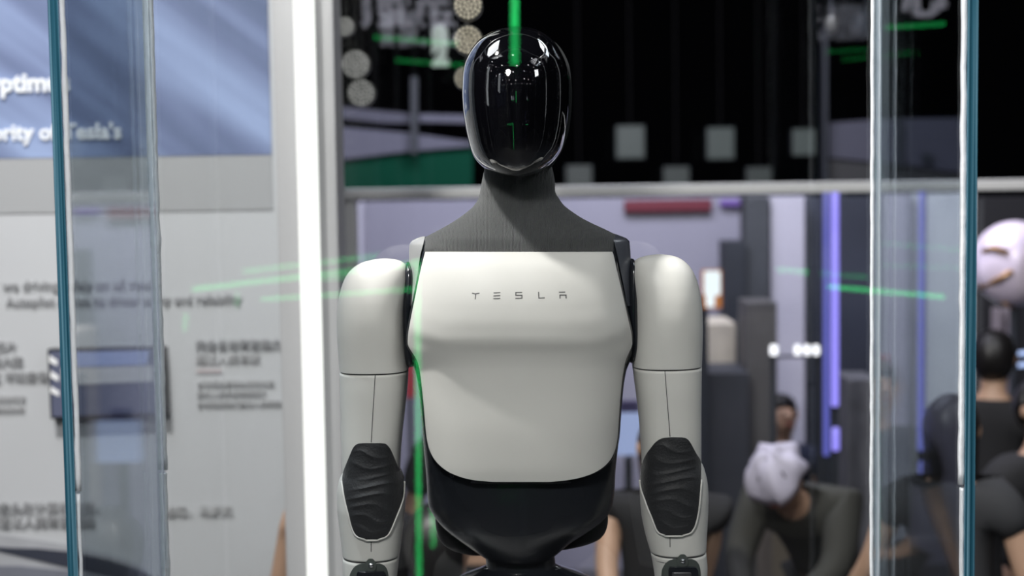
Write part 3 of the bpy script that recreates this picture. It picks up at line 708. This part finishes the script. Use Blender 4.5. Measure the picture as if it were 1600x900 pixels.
for (pts) in ([(1528, 392), (1540, 386), (1556, 392)], [(1530, 448), (1545, 434), (1562, 420)], [(1562, 470), (1572, 476), (1590, 478)]):
    P = []
    for x, y in pts:
        d = at(x, y, 7.0)-bp; rr = .193; yy = -math.sqrt(max(0, rr*rr-d.x*d.x-d.z*d.z)); P.append(bp+Vector((d.x, yy, d.z)))
    tube('gold_band', P, .014, gold, bl, 8)
bm = bmesh.new(); cyl(bm, (bp.x, bp.y, 0), (bp.x, bp.y, bp.z-.14), .02, 12); from_bm('stand', bm, dark, bl)
bm = bmesh.new(); cyl(bm, (bp.x, bp.y, 0), (bp.x, bp.y, .02), .15, 24); from_bm('stand_base', bm, dark, bl)
t = empty('blue_light_rack', (at(1590, 560, 7.6).x+.3, 7.62, 0), 'pair of pale blue light tubes under the balloon', 'light')
for y in (554, 572):
    p = at(1572, y, 7.6); tube('light_tube', [p, p+Vector((.3, 0, .02)), p+Vector((.6, 0, .045))], .011, emis('pale_blue_glow', (.45, .6, 1), 1.1), t, 10)
q = at(1572, 554, 7.6)+Vector((.5, 0, .04)); bm = bmesh.new(); cyl(bm, (q.x, q.y+.02, 0), (q.x, q.y+.02, q.z+.05), .012, 8); from_bm('stand', bm, dark, t)

# between robot arm and torso
sg = slabthing('small_sign', '', 968, 627, 999, 646, 6.75, .04, mat('dark_purple_sign', (.04, .03, .09), .5), 'small dark purple sign between the robot\'s body and arm', 'sign', floor=False)
keep_ = box('post', (at(983, 640, 6.79).x-.01, 6.79, 0), (at(983, 640, 6.79).x+.01, 6.81, at(983, 630, 6.79).z), dark, sg); keep_.location = (0, 0, 0)
bs = empty('blue_screen', (at(985, 705, 6.7).x, 6.7, 0), 'pale blue screen seen between the robot\'s body and arm', 'screen')
pxbox('screen_panel', 950, 646, 1020, 712, 6.7, .04, emis('pale_blue_screen', (.42, .52, .85), .8), bs, .004)
pxbox('screen_stand', 978, 712, 990, 1080, 6.74, .04, dark, bs)
rt_ = tag(empty('red_sign', (at(640, 622, 7.2).x, 7.2, at(640, 622, 7.2).z), 'small bright red sign in the gap under the robot\'s armpit', 'sign'), None)
pxbox('sign_board', 632, 566, 648, 622, 7.2, .03, mat('red_board', (.55, .06, .08), .5), rt_, .003)
box('post', (rt_.location.x-.01, 7.21, 0), (rt_.location.x+.01, 7.23, rt_.location.z+.02), dark, rt_)

# upper booths above the beam
YU = 9.8
ub = empty('upper_booth', (at(625, 290, YU).x, YU, at(625, 290, YU).z), 'booth gallery above the beam with a dark green front, left of the robot\'s head', 'booth')
def wedge(name, pts, Y, dep, m, parent):
    V = [at(x, y, Y) for x, y in pts]; V = [Vector((p.x, Y, p.z)) for p in V]+[Vector((p.x, Y+dep, p.z)) for p in V]
    n = len(pts); F = [tuple(range(n)), tuple(range(n, 2*n))[::-1]]+[(i, i+n, (i+1) % n+n, (i+1) % n) for i in range(n)]
    return part(name, V, F, m, parent, False)
lavd = mat('dim_lavender_panel', (.10, .10, .14), .7)
wedge('lower_panel', [(527, 198), (640, 208), (738, 222), (738, 228), (640, 236), (527, 250)], YU, .1, lavd, ub)
wedge('upper_panel', [(527, 166), (600, 174), (652, 178), (652, 192), (600, 192), (527, 184)], YU, .1, mat('dim_grey_panel', (.07, .07, .10), .7), ub)
wedge('small_panel', [(655, 178), (738, 180), (738, 192), (655, 190)], YU, .1, lavd, ub)
wedge('green_front', [(527, 252), (640, 238), (738, 228), (738, 300), (527, 300)], YU+.05, .1, mat('dark_green_front', (.003, .045, .026), .7, spec=.05), ub)  # plain dark green front panel
wedge('post', [(642, 120), (652, 120), (652, 240), (642, 240)], YU-.1, .08, dark, ub)
for x in (540, 725):
    p = at(x, 290, YU+.1); box('support_post', (p.x-.03, YU+.06, 0), (p.x+.03, YU+.12, p.z), dark, ub)
rb = empty('upper_booth', (at(1400, 290, YU).x, YU, at(1400, 290, YU).z), 'booth gallery above the beam with a lavender front, at the right end of the case', 'booth')
wedge('front_panel', [(1296, 192), (1378, 186), (1506, 184), (1506, 270), (1400, 256), (1296, 246)], YU, .1, mat('dim_lavender_panel_2', (.055, .055, .08), .7), rb)
wedge('soffit', [(1296, 250), (1400, 260), (1506, 274), (1506, 290), (1296, 292)], YU, .1, mat('dim_grey_soffit', (.03, .03, .032), .7), rb)
wedge('edge_post', [(1286, 40), (1293, 40), (1293, 292), (1286, 292)], YU-.1, .08, mat('dim_post', (.008, .01, .018), .6), rb)
wedge('divider_post', [(1403, 186), (1409, 186), (1409, 262), (1403, 262)], YU-.05, .04, dark, rb)
p = at(1447, 246, YU-.02); bm = bmesh.new(); cyl(bm, p, p+Vector((0, -.02, 0)), .035, 16); from_bm('round_mark', bm, dark, rb)
for x in (1310, 1495):
    p = at(x, 285, YU+.1); box('support_post', (p.x-.03, YU+.02, 0), (p.x+.03, YU+.08, p.z), dark, rb)
# blurred square hall lights
sq = emis('dim_softbox_glow', (.62, .78, .78), .095)
for i, (x, y, s, k) in enumerate(((985, 222, 50, 1), (1126, 224, 48, 1), (1256, 222, 40, 1), (905, 282, 46, 2), (1057, 284, 46, 2), (1186, 284, 44, 2))):
    lab = ['square grey hall light nearest the robot\'s head, upper row', 'middle square grey hall light of the upper row', 'right square grey hall light of the upper row, by the booth gallery',
           'square hall light low by the robot\'s neck, on the beam', 'middle square hall light of the lower row on the beam', 'right square hall light of the lower row on the beam'][i]
    p = at(x, y, 13.); t = empty('square_hall_light', p, lab, 'light', 'square hall lights')
    h = s/2*13/FPX
    box('diffuser', (p.x-h*.85, 13-.02, p.z-h), (p.x+h*.85, 13, p.z+h), sq if k == 1 else emis('dimmer_softbox_glow', (.6, .75, .75), .06), t, .01)
    box('housing', (p.x-h*.9, 13, p.z-h*1.04), (p.x+h*.9, 13.1, p.z+h*1.04), dark, t)
    box('hanger', (p.x-.004, 13.03, p.z+h), (p.x+.004, 13.04, 6.2), wire, t)
# round LED cluster lamps
def cluster(x, y, r, Y, col, s, lab):
    p = at(x, y, Y); t = empty('round_cluster_lamp', p, lab, 'lamp', 'round cluster lamps'); R = r*Y/FPX
    bm = bmesh.new(); cyl(bm, p+Vector((0, .04, 0)), p+Vector((0, .006, 0)), R*1.05, 24); from_bm('housing', bm, mat('lamp_housing', (.06, .06, .055), .5), t)
    bm = bmesh.new(); nr = 4; m_ = emis('cluster_glow_%d%d' % (int(col[2]*100), int(s*10)), col, s)
    for i in range(nr):
        cnt = 1 if i == 0 else 6*i
        for k in range(cnt):
            an = 2*PI*k/cnt+i*.3; q = p+Vector((math.cos(an)*R*i/nr*1.12, 0, math.sin(an)*R*i/nr*1.12))
            cyl(bm, q+Vector((0, .006, 0)), q, R/nr*(.40+.12*((i*7+k*3) % 5)/4), 8)
    o = from_bm('small_bulbs', bm, m_, t); o['kind'] = 'stuff'
    box('hanger', (p.x-.003, Y+.041, p.z), (p.x+.003, Y+.047, 6.2), wire, t)
cw = (.75, .75, .72); cy = (.85, .76, .58)
cluster(538, 41, 15, 4.15, cw, .42, 'cluster lamp cut by the grey pillar, topmost of the left column')
cluster(555, 100, 22, 4.25, cw, .42, 'cluster lamp in the middle of the left column')
cluster(564, 145, 21, 4.35, cw, .42, 'cluster lamp lowest in the left column')
cluster(731, 8, 22, 3.3, cy, .62, 'warm cluster lamp cut by the top of the photo')
cluster(731, 62, 22, 3.4, cy, .6, 'warm cluster lamp touching the top left of the robot\'s head')
cluster(728, 122, 18, 3.5, cy, .4, 'warm cluster lamp mostly hidden by the robot\'s head')
p = at(688, 100, 7.); t = empty('lit_figure_sign', p, 'small pale lit numeral sign left of the robot\'s head', 'sign')
text('lit_numeral', '8', (p.x-.0, 7., at(688, 74, 7).z), 44*7/FPX, emis('pale_green_white', (.7, .82, .76), .5), t, align='CENTER', bold=.01, extrude=.02)
text('lit_numeral', '2', (p.x, 7., p.z), 44*7/FPX, emis('pale_green_white', (.7, .82, .76), .5), t, align='CENTER', bold=.01, extrude=.02)
box('hanger', (p.x-.003, 7.02, p.z), (p.x+.003, 7.026, 6.2), wire, t)
p = at(1299, 38, 7.); t = empty('hanging_star_ornament', p, 'small grey diamond shaped ornament hanging in the dark, upper right', 'ornament')
bm = bmesh.new(); bmesh.ops.create_icosphere(bm, subdivisions=1, radius=.036)
for v in bm.verts: v.co.x *= .8; v.co.z *= 1.3; v.co += p
from_bm('ornament_body', bm, mat('dim_grey_ornament', (.05, .05, .045), .6), t)
box('hanger', (p.x-.004, p.y, p.z), (p.x+.004, p.y+.008, 6.2), dark, t)

# ------------------------------------------------------------------ what the front pane mirrors: lights behind the photographer
def mir(px, py, Dv):
    v = at(px, py, Dv); return Vector((v.x, 2*(YF+.006)-v.y, v.z))
def greenframe(name, lines, label, Dv=5.6, s=4., col=(.03, 1, .22), post=True):
    P0 = mir(*lines[0][0], Dv); t = empty(name, (P0.x, P0.y, 0), label, 'light', 'green light tubes behind the photographer')
    for (a, b, w) in lines:
        A, B = mir(*a, Dv), mir(*b, Dv)
        tube('green_tube', [A, (A+B)/2, B], w/2*Dv/FPX, emis('green_glow_%d' % int(s*10), col, s), t, 10)
    if post:
        xs = min(mir(*l[0], Dv).x for l in lines); 
        A = mir(*lines[0][0], Dv); box('post', (A.x-.01, A.y-.06, 0), (A.x+.01, A.y-.03, 6.2), dark, t)
    return t
greenframe('green_light_frame', [((300, 452), (648, 412), 8), ((408, 468), (648, 452), 6)], 'two nearly level green light tubes mirrored in the glass left of the robot', s=3.)
greenframe('green_light_frame', [((652, 405), (655, 960), 8)], 'upright green light tube mirrored beside the robot\'s waist', s=4., Dv=5.75)
greenframe('green_light_frame', [((805, -60), (804, 100), 12)], 'upright green light tube mirrored over the top of the robot\'s head', s=4.)
greenframe('green_light_frame', [((584, 58), (716, 68), 7)], 'dim green light tube mirrored left of the robot\'s head', s=1.5)
greenframe('green_light_frame', [((1384, 43), (1476, 37), 7)], 'dim green light tube mirrored at the top of the right end of the case', s=1.5)
greenframe('green_light_frame', [((1294, 448), (1476, 464), 7)], 'level green light tube mirrored across the violet strips', s=4.5)
greenframe('green_light_frame', [((290, 490), (288, 518), 7)], 'short green light tube mirrored over the white wall', s=2.)
def hsign(s, px, py, h, lab, Dv=7.5):
    p = mir(px, py, Dv); t = empty('hanging_character_sign', p, lab, 'sign', 'lit character signs behind the photographer')
    text('lit_character', s, p, h*Dv/FPX, emis('lavender_white_glow', (.8, .8, .95), 2.0), t, rot=(PI/2, 0, 0), align='CENTER', bold=.006, extrude=.02)
    box('hanger', (p.x-.01, p.y, p.z+.1), (p.x+.01, p.y+.01, 6.2), dark, t)
hsign('悫元', 634, 36, 70, 'pale lit characters mirrored near the top of the glass, left of the head')
hsign('心', 1444, 20, 70, 'pale lit character mirrored at the top right of the glass')

# ceiling spotlights, seen as dots in the visor
k = 0
spots = [(x+random.uniform(-.4, .4), y+random.uniform(-.4, .4)) for x in (-4.5, -3, -1.5, 0, 1.5, 3, 4.5) for y in (-6.5, -4.5, -2.5, -.8, .9)]
proto = None
for (x, y) in spots:
    if proto is None:
        proto = empty('ceiling_spotlight', (x, y, 5.6), 'small round ceiling spotlight of the hall, mirrored as a dot in the robot\'s head', 'spotlight', 'ceiling spotlights of the hall')
        bm = bmesh.new(); cyl(bm, (0, 0, .02), (0, 0, .16), .06, 16); c1 = link('housing', bpy.data.meshes.new('housing'), None, proto, False); bm.to_mesh(c1.data); bm.free(); c1.data.materials.append(dark)
        bm = bmesh.new(); cyl(bm, (0, 0, .0), (0, 0, .02), .055, 16); c2 = link('lens', bpy.data.meshes.new('lens'), None, proto, False); bm.to_mesh(c2.data); bm.free(); c2.data.materials.append(emis('spot_glow', (1, .98, .95), 45))
        bm = bmesh.new(); cyl(bm, (0, 0, .16), (0, 0, .6), .012, 8); c3 = link('stem', bpy.data.meshes.new('stem'), None, proto, False); bm.to_mesh(c3.data); bm.free(); c3.data.materials.append(dark)
    else:
        o = proto.copy(); C.objects.link(o); o.location = (x, y, 5.6)
        for ch in (c1, c2, c3):
            q = ch.copy(); C.objects.link(q); q.parent = o
# bright exhibition lightboxes behind the photographer, mirrored in the visor
def lightbox(x, y, z0, z1, wd, rz, s, lab):
    t = empty('illuminated_light_box', (x, y, z0), lab, 'light box'); t.rotation_euler = (0, 0, rz)
    bm = bmesh.new(); bm_box(bm, (-wd/2, -.02, 0), (wd/2, 0, z1-z0)); me = bpy.data.meshes.new('lit_face'); bm.to_mesh(me); bm.free(); link('lit_face', me, emis('lightbox_glow_%d' % int(s*10), (.9, .95, 1), s), t, False)
    bm = bmesh.new(); bm_box(bm, (-wd/2-.03, 0, -.03), (wd/2+.03, .08, z1-z0+.03)); me = bpy.data.meshes.new('casing'); bm.to_mesh(me); bm.free(); link('casing', me, dark, t, False)
    for s_ in (-1, 1):
        bm = bmesh.new(); bm_box(bm, (s_*wd/2-.02, .02, -z0), (s_*wd/2+.02, .06, -.03)); me = bpy.data.meshes.new('leg'); bm.to_mesh(me); bm.free(); link('leg', me, dark, t, False)
lightbox(-3.4, .9, 2.6, 5.0, .5, math.radians(75), 2.2, 'tall narrow light box left of the case, mirrored in the side of the robot\'s head')
lightbox(-2.6, -1.6, 3.3, 4.9, .5, math.radians(125), 1.6, 'tilted light box left behind the photographer, mirrored in the robot\'s forehead')
lightbox(3.6, 1.2, 2.2, 3.6, .1, math.radians(-80), 1.6, 'slim light box right of the case, mirrored in the robot\'s head')

# ------------------------------------------------------------------ visitors
skinm = mat('skin', (.52, .33, .23), .5); skin2 = mat('tanned_skin', (.42, .26, .18), .5)
hairb = mat('black_hair', (.008, .007, .007), .45); hairbr = mat('dark_brown_hair', (.05, .03, .02), .45)
blk = mat('black_cotton', (.012, .012, .014), .85, bump=.3, bscale=40); chk = mat('charcoal_cotton', (.035, .036, .04), .85, bump=.3, bscale=40)
olv = mat('dark_olive_cotton', (.045, .045, .04), .85); nvy = mat('navy_cloth', (.015, .02, .045), .85)
wcap = mat('white_lilac_cap', (.55, .52, .64), .6, bump=.5, bscale=12)
eyem = mat('dark_eye', (.01, .008, .008), .2); lipm = mat('lip', (.35, .12, .1), .5)
def skinmesh(name, verts, edges, radii, m, parent, lv=1):
    me = bpy.data.meshes.new(name); me.from_pydata(verts, edges, []); o = link(name, me, m, parent, False)
    md = o.modifiers.new('skin', 'SKIN'); md.use_smooth_shade = True
    for i, sv in enumerate(me.skin_vertices[0].data):
        r = radii[i]; sv.radius = r if isinstance(r, tuple) else (r, r); sv.use_root = (i == 0)
    sb = o.modifiers.new('sub', 'SUBSURF'); sb.levels = lv; sb.render_levels = 2
    return o
def person(loc, rz, label, shirt, legs, skin, hair, s=1., hairlen=0., pose=None, cap=None, sleeve=.5, lanyard=False):
    J = dict(pel=(0, 0, .94), sp=(0, 0, 1.12), ch=(0, 0, 1.32), nb=(0, .01, 1.45), nk=(0, .0, 1.50), h1=(0, -.02, 1.555), h2=(0, -.01, 1.62), h3=(0, .0, 1.675),
             ls=(.18, 0, 1.40), le=(.23, .02, 1.13), lw=(.24, -.06, .90), rs=(-.18, 0, 1.40), re=(-.23, .02, 1.13), rw=(-.24, -.06, .90),
             lh=(.09, 0, .88), lk=(.10, -.02, .50), la=(.10, .02, .09), lt=(.10, -.12, .035), rh=(-.09, 0, .88), rk=(-.10, -.02, .50), ra=(-.10, .02, .09), rt=(-.10, -.12, .035))
    if pose: J.update(pose)
    J = {k_: Vector(v) for k_, v in J.items()}
    t = empty('person', loc, label, 'person'); t.rotation_euler = (0, 0, rz); t.scale = (s, s, s)
    names = ['pel', 'sp', 'ch', 'nb', 'nk', 'h1', 'h2', 'h3', 'ls', 'le', 'lw', 'rs', 're', 'rw', 'lh', 'lk', 'la', 'lt', 'rh', 'rk', 'ra', 'rt']
    R = dict(pel=(.13, .10), sp=(.12, .09), ch=(.14, .10), nb=.06, nk=.05, h1=.066, h2=(.070, .084), h3=(.060, .070), ls=.055, le=.042, lw=.028, rs=.055, re=.042, rw=.028, lh=.085, lk=.058, la=.04, lt=.035, rh=.085, rk=.058, ra=.04, rt=.035)
    V = [J[n] for n in names]; rad = [R[n] for n in names]; I = {n: i for i, n in enumerate(names)}
    E = [(I[a], I[b]) for a, b in (('pel', 'sp'), ('sp', 'ch'), ('ch', 'nb'), ('nb', 'nk'), ('nk', 'h1'), ('h1', 'h2'), ('h2', 'h3'), ('ch', 'ls'), ('ls', 'le'), ('le', 'lw'), ('ch', 'rs'), ('rs', 're'), ('re', 'rw'), ('pel', 'lh'), ('lh', 'lk'), ('lk', 'la'), ('la', 'lt'), ('pel', 'rh'), ('rh', 'rk'), ('rk', 'ra'), ('ra', 'rt'))]
    for sd, wn, en in ((1, 'lw', 'le'), (-1, 'rw', 're')):
        d = (J[wn]-J[en]).normalized(); side = d.cross(Vector((1, 0, 0))).normalized() if abs(d.x) < .9 else Vector((0, 0, 1))
        pi = len(V); V.append(J[wn]+d*.07); rad.append((.032, .018)); E.append((I[wn], pi))
        for q, (o_, ln) in enumerate(((-.027, .07), (-.009, .082), (.010, .077), (.028, .06))):
            a0 = pi
            for j in (1, 2):
                V.append(J[wn]+d*(.08+ln*j/2)+side*o_+Vector((-sd*.008*j*j, 0, 0))); rad.append(.0085-.0006*j); E.append((a0, len(V)-1)); a0 = len(V)-1
        V.append(J[wn]+d*.06+side*-.035+Vector((-sd*.01, 0, 0))); rad.append(.011); E.append((pi, len(V)-1))
        V.append(J[wn]+d*.095+side*-.045+Vector((-sd*.015, 0, 0))); rad.append(.009); E.append((len(V)-2, len(V)-1))
    # nose and ears
    hd = J['h2']; f = (J['h2']-J['h1']); up = (J['h3']-J['h1']).normalized(); fwd = Vector((0, -1, 0)); fwd = (fwd-up*fwd.dot(up)).normalized(); sdv = up.cross(fwd)
    V.append(hd+fwd*.098-up*.012); rad.append(.011); E.append((I['h2'], len(V)-1))
    bod = skinmesh('body', V, E, rad, skin, t)
    for s_ in (-1, 1):
        bm = bmesh.new(); bmesh.ops.create_uvsphere(bm, u_segments=10, v_segments=8, radius=.011); 
        for v in bm.verts: v.co += hd+fwd*.083+sdv*s_*.03+up*.015
        me = bpy.data.meshes.new('eye'); bm.to_mesh(me); bm.free(); link('eye', me, eyem, bod)
        bm = bmesh.new(); bmesh.ops.create_uvsphere(bm, u_segments=10, v_segments=8, radius=.026)
        for v in bm.verts: v.co = Vector((v.co.x*.4, v.co.y*.7, v.co.z)); v.co += hd+sdv*s_*.082
        me = bpy.data.meshes.new('ear'); bm.to_mesh(me); bm.free(); link('ear', me, skin, bod)
    bm = bmesh.new(); bmesh.ops.create_uvsphere(bm, u_segments=10, v_segments=8, radius=.022)
    for v in bm.verts: v.co = Vector((v.co.x, v.co.y*.4, v.co.z*.3)); v.co += hd+fwd*.082-up*.048
    me = bpy.data.meshes.new('mouth'); bm.to_mesh(me); bm.free(); link('mouth', me, lipm, bod)
    # clothing
    g = .030
    cn = ['pel', 'sp', 'ch', 'nb', 'ls', 'rs']; cv = [J[n] for n in cn]; cr = [(R['pel'][0]+g, R['pel'][1]+g), (R['sp'][0]+g, R['sp'][1]+g), (R['ch'][0]+g, R['ch'][1]+g), .066, .088, .088]
    up_ = (J['nb']-J['ch']).normalized(); cv.append(J['ch'].lerp(J['nb'], .55)); cr.append((.14, .105)); ce = [(0, 1), (1, 2), (2, 6), (6, 3), (6, 4), (6, 5)]
    for i_, a_, b_ in ((4, 'ls', 'le'), (5, 'rs', 're')):
        cv.append(J[a_].lerp(J[b_], sleeve)); cr.append(.072 if sleeve < .9 else .062); ce.append((i_, len(cv)-1))
        if sleeve >= .9:
            cv.append(J[b_].lerp(J['lw' if a_ == 'ls' else 'rw'], .9)); cr.append(.042); ce.append((len(cv)-2, len(cv)-1))
    skinmesh('shirt', cv, ce, cr, shirt, t)
    cn = ['pel', 'lh', 'lk', 'la', 'rh', 'rk', 'ra']; cv = [J[n] for n in cn]; cr = [(R['pel'][0]+.012, R['pel'][1]+.012), .098, .07, .056, .098, .07, .056]
    skinmesh('trousers', cv, [(0, 1), (1, 2), (2, 3), (0, 4), (4, 5), (5, 6)], cr, legs, t)
    for a_ in ('l', 'r'):
        A = J[a_+'a']; B = J[a_+'t']; skinmesh('shoe', [A-Vector((0, 0, .03)), (A+B)/2-Vector((0, 0, .01)), B], [(0, 1), (1, 2)], [.048, .045, .04], blk, t)
    # hair: shell over crown and back of the head
    bm = bmesh.new(); bmesh.ops.create_uvsphere(bm, u_segments=28, v_segments=18, radius=1.)
    c = hd+up*.012-fwd*.012; dead = []
    for v in bm.verts:
        x, y, z = v.co; front_ = -y
        if z < -.15 and front_ > -.1: dead.append(v)
        elif front_ > .3 and z < .5: dead.append(v)
        drop = 1.0
        if hairlen and z < 0: drop = 1+hairlen/.11; 
        rr = 1+.03*math.sin(9*math.atan2(y, x))
        v.co = c+sdv*(x*.086*rr)+fwd*(front_*.102*rr)+up*(z*.104*drop)
    bmesh.ops.delete(bm, geom=dead, context='VERTS')
    me = bpy.data.meshes.new('hair'); bm.to_mesh(me); bm.free(); h = link('hair', me, hair, t); md = h.modifiers.new('solid', 'SOLIDIFY'); md.thickness = .012; md.offset = 0
    if cap:
        bm = bmesh.new(); bmesh.ops.create_uvsphere(bm, u_segments=28, v_segments=18, radius=1.)
        dead = []
        for v in bm.verts:
            x, y, z = v.co
            if z < -.05: dead.append(v); 
            k2 = 1+.10*math.sin(5*math.atan2(y, x)+3*z)+.06*math.sin(11*x+4*y); v.co = c+sdv*(x*.112*k2)+fwd*((-y*.125)*k2)+up*(z*.10*k2+.02-.05*max(0, -y)*(1-z))
        bmesh.ops.delete(bm, geom=dead, context='VERTS'); me = bpy.data.meshes.new('cap'); bm.to_mesh(me); bm.free(); h = link('cap', me, cap, t); md = h.modifiers.new('solid', 'SOLIDIFY'); md.thickness = .012
    if lanyard:
        o = tube('lanyard', [J['nb']+Vector((.05, -.08, .02)), J['ch']+Vector((.04, -.135, -.05)), J['sp']+Vector((0, -.14, .05)), J['ch']+Vector((-.04, -.135, -.05)), J['nb']+Vector((-.05, -.08, .02))], .008, mat('white_lanyard', (.7, .7, .75), .6), None, 6); o.parent = t
        
    return t
def ploc(px, Y, up=0.): return (at(px, 600, Y).x, Y, up)
# woman in black T-shirt at the right end of the case
person(ploc(1488, 4.95), math.radians(150), 'woman with long dark hair and a charcoal T-shirt behind the case\'s right end', chk, blk, skinm, hairb, .985, .30, dict(re=(-.25, .0, 1.14), rw=(-.30, -.06, .93), le=(.27, .0, 1.15), lw=(.40, -.04, .95)))
# visitors in black beyond the right edge
person(ploc(1552, 6.4), math.radians(150), 'person in black with black hair just beyond the right edge of the case', blk, blk, skinm, hairb, 1.02, 0, None, sleeve=1.)
person(ploc(1626, 5.5), math.radians(20), 'dark haired person in black cut by the right border of the photo', blk, blk, skin2, hairb, .97, .0, dict(lw=(.28, -.2, 1.1)), sleeve=1.)
# seated / bending visitors behind
seat = dict(lk=(.11, -.42, .90), la=(.11, -.40, .58), lt=(.11, -.52, .53), rk=(-.11, -.42, .90), ra=(-.11, -.40, .58), rt=(-.11, -.52, .53), lw=(.12, -.26, 1.0), rw=(-.12, -.26, 1.0), le=(.24, -.04, 1.14), re=(-.24, -.04, 1.14))
full = dict(pel=(0, 0, .94), sp=(0, 0, 1.12), ch=(0, 0, 1.32), nb=(0, .01, 1.45), nk=(0, .0, 1.50), h1=(0, -.02, 1.555), h2=(0, -.01, 1.62), h3=(0, .0, 1.675), ls=(.18, 0, 1.40), rs=(-.18, 0, 1.40), lh=(.09, 0, .88), rh=(-.09, 0, .88)); full.update(seat)
seated = {k_: (v[0], v[1], v[2]-.49) for k_, v in full.items()}
x_, y_, _ = ploc(1221, 8.25)
person((x_, y_, 0), math.radians(15), 'seated man with a white lanyard and short black hair, right of the robot', nvy, blk, skin2, hairb, 1., 0, seated, lanyard=True)
st = empty('stool', (x_, y_+.02, 0), 'black stool under the seated man with the lanyard', 'stool')
bm = bmesh.new(); cyl(bm, (x_, y_+.02, .20), (x_, y_+.02, .24), .17, 24); from_bm('seat', bm, blk, st)
for sx_, sy_ in ((-1, -1), (1, -1), (-1, 1), (1, 1)):
    bm = bmesh.new(); cyl(bm, (x_+sx_*.09, y_+.02+sy_*.09, .21), (x_+sx_*.14, y_+.02+sy_*.14, 0), .012, 8); from_bm('leg', bm, steel, st)
bend = dict(pel=(0, .1, .92), sp=(0, -.02, 1.08), ch=(0, -.16, 1.22), nb=(0, -.27, 1.29), nk=(0, -.31, 1.31), h1=(0, -.36, 1.33), h2=(0, -.40, 1.38), h3=(0, -.43, 1.43), ls=(.18, -.2, 1.27), rs=(-.18, -.2, 1.27), le=(.2, -.34, 1.04), re=(-.2, -.34, 1.04), lw=(.1, -.5, .95), rw=(-.1, -.5, .95), lh=(.09, .1, .88), rh=(-.09, .1, .88))
person(ploc(1285, 5.75), math.radians(-35), 'person in a white lilac cap bending forward, right of the robot', olv, blk, skin2, hairb, .97, 0, bend, cap=wcap, sleeve=.92)
# behind the robot, lower left: dark haired visitor close to the glass
person(ploc(683, 3.85), math.radians(150), 'person with black hair and black top close behind the case, by the robot\'s waist', blk, blk, skin2, hairb, .93, .06, None)
person(ploc(735, 6.0), math.radians(-12), 'person in a dark top far behind the robot\'s waist, bare forearm showing', chk, blk, skinm, hairbr, .98, 0, dict(re=(-.26, 0, 1.13), rw=(-.26, -.15, .95)), sleeve=.75)
person(ploc(1035, 5.0), math.radians(-10), 'woman with dark brown hair behind the robot, between its body and arm', blk, blk, skinm, hairbr, .95, .12, dict(re=(-.19, -.10, 1.22), rw=(-.13, -.28, 1.0), le=(.12, .08, 1.14), lw=(.08, .1, .92)), sleeve=.25)
person(ploc(558, 4.36), math.radians(5), 'person hidden behind the grey pillar with one bare forearm showing', blk, blk, skinm, hairb, 1., 0, dict(re=(-.235, -.03, 1.22), rw=(-.205, -.10, 1.43)), sleeve=.3)
# dark rounded chair back low at the right
chb = empty('office_chair', (at(1450, 900, 4.4).x, 4.4, 0), 'black rounded office chair back low at the right end of the case', 'chair')
LB = Loft([(838, 1425, 1460, .02, .02, 2.), (845, 1400, 1485, .03, .03, 2.2), (860, 1382, 1502, .035, .035, 2.4), (890, 1365, 1512, .04, .04, 2.5), (960, 1362, 1515, .04, .04, 2.6), (1010, 1375, 1500, .03, .03, 2.4)], 4.4); LB.mesh('backrest', mat('black_mesh_fabric', (.01, .01, .012), .8, bump=.4, bscale=200), chb, 30, 48)
bx_, by_ = at(1440, 900, 4.4).x, 4.4
keep(box('seat', (bx_-.24, by_-.44, .46), (bx_+.24, by_+.05, .54), blk, bev=.02), chb)
keep(box('back_bar', (bx_-.03, by_-.02, .5), (bx_+.03, by_+.02, 1.1), blk), chb)
bm = bmesh.new(); cyl(bm, (bx_, by_-.18, .08), (bx_, by_-.18, .46), .03, 12); from_bm('gas_column', bm, steel, chb)
for i in range(5):
    an = 2*PI*i/5; bm = bmesh.new(); cyl(bm, (bx_, by_-.18, .09), (bx_+math.cos(an)*.3, by_-.18+math.sin(an)*.3, .05), .02, 8); cyl(bm, (bx_+math.cos(an)*.3-.012, by_-.18+math.sin(an)*.3, .03), (bx_+math.cos(an)*.3+.012, by_-.18+math.sin(an)*.3, .03), .03, 12); from_bm('leg', bm, blk, chb)
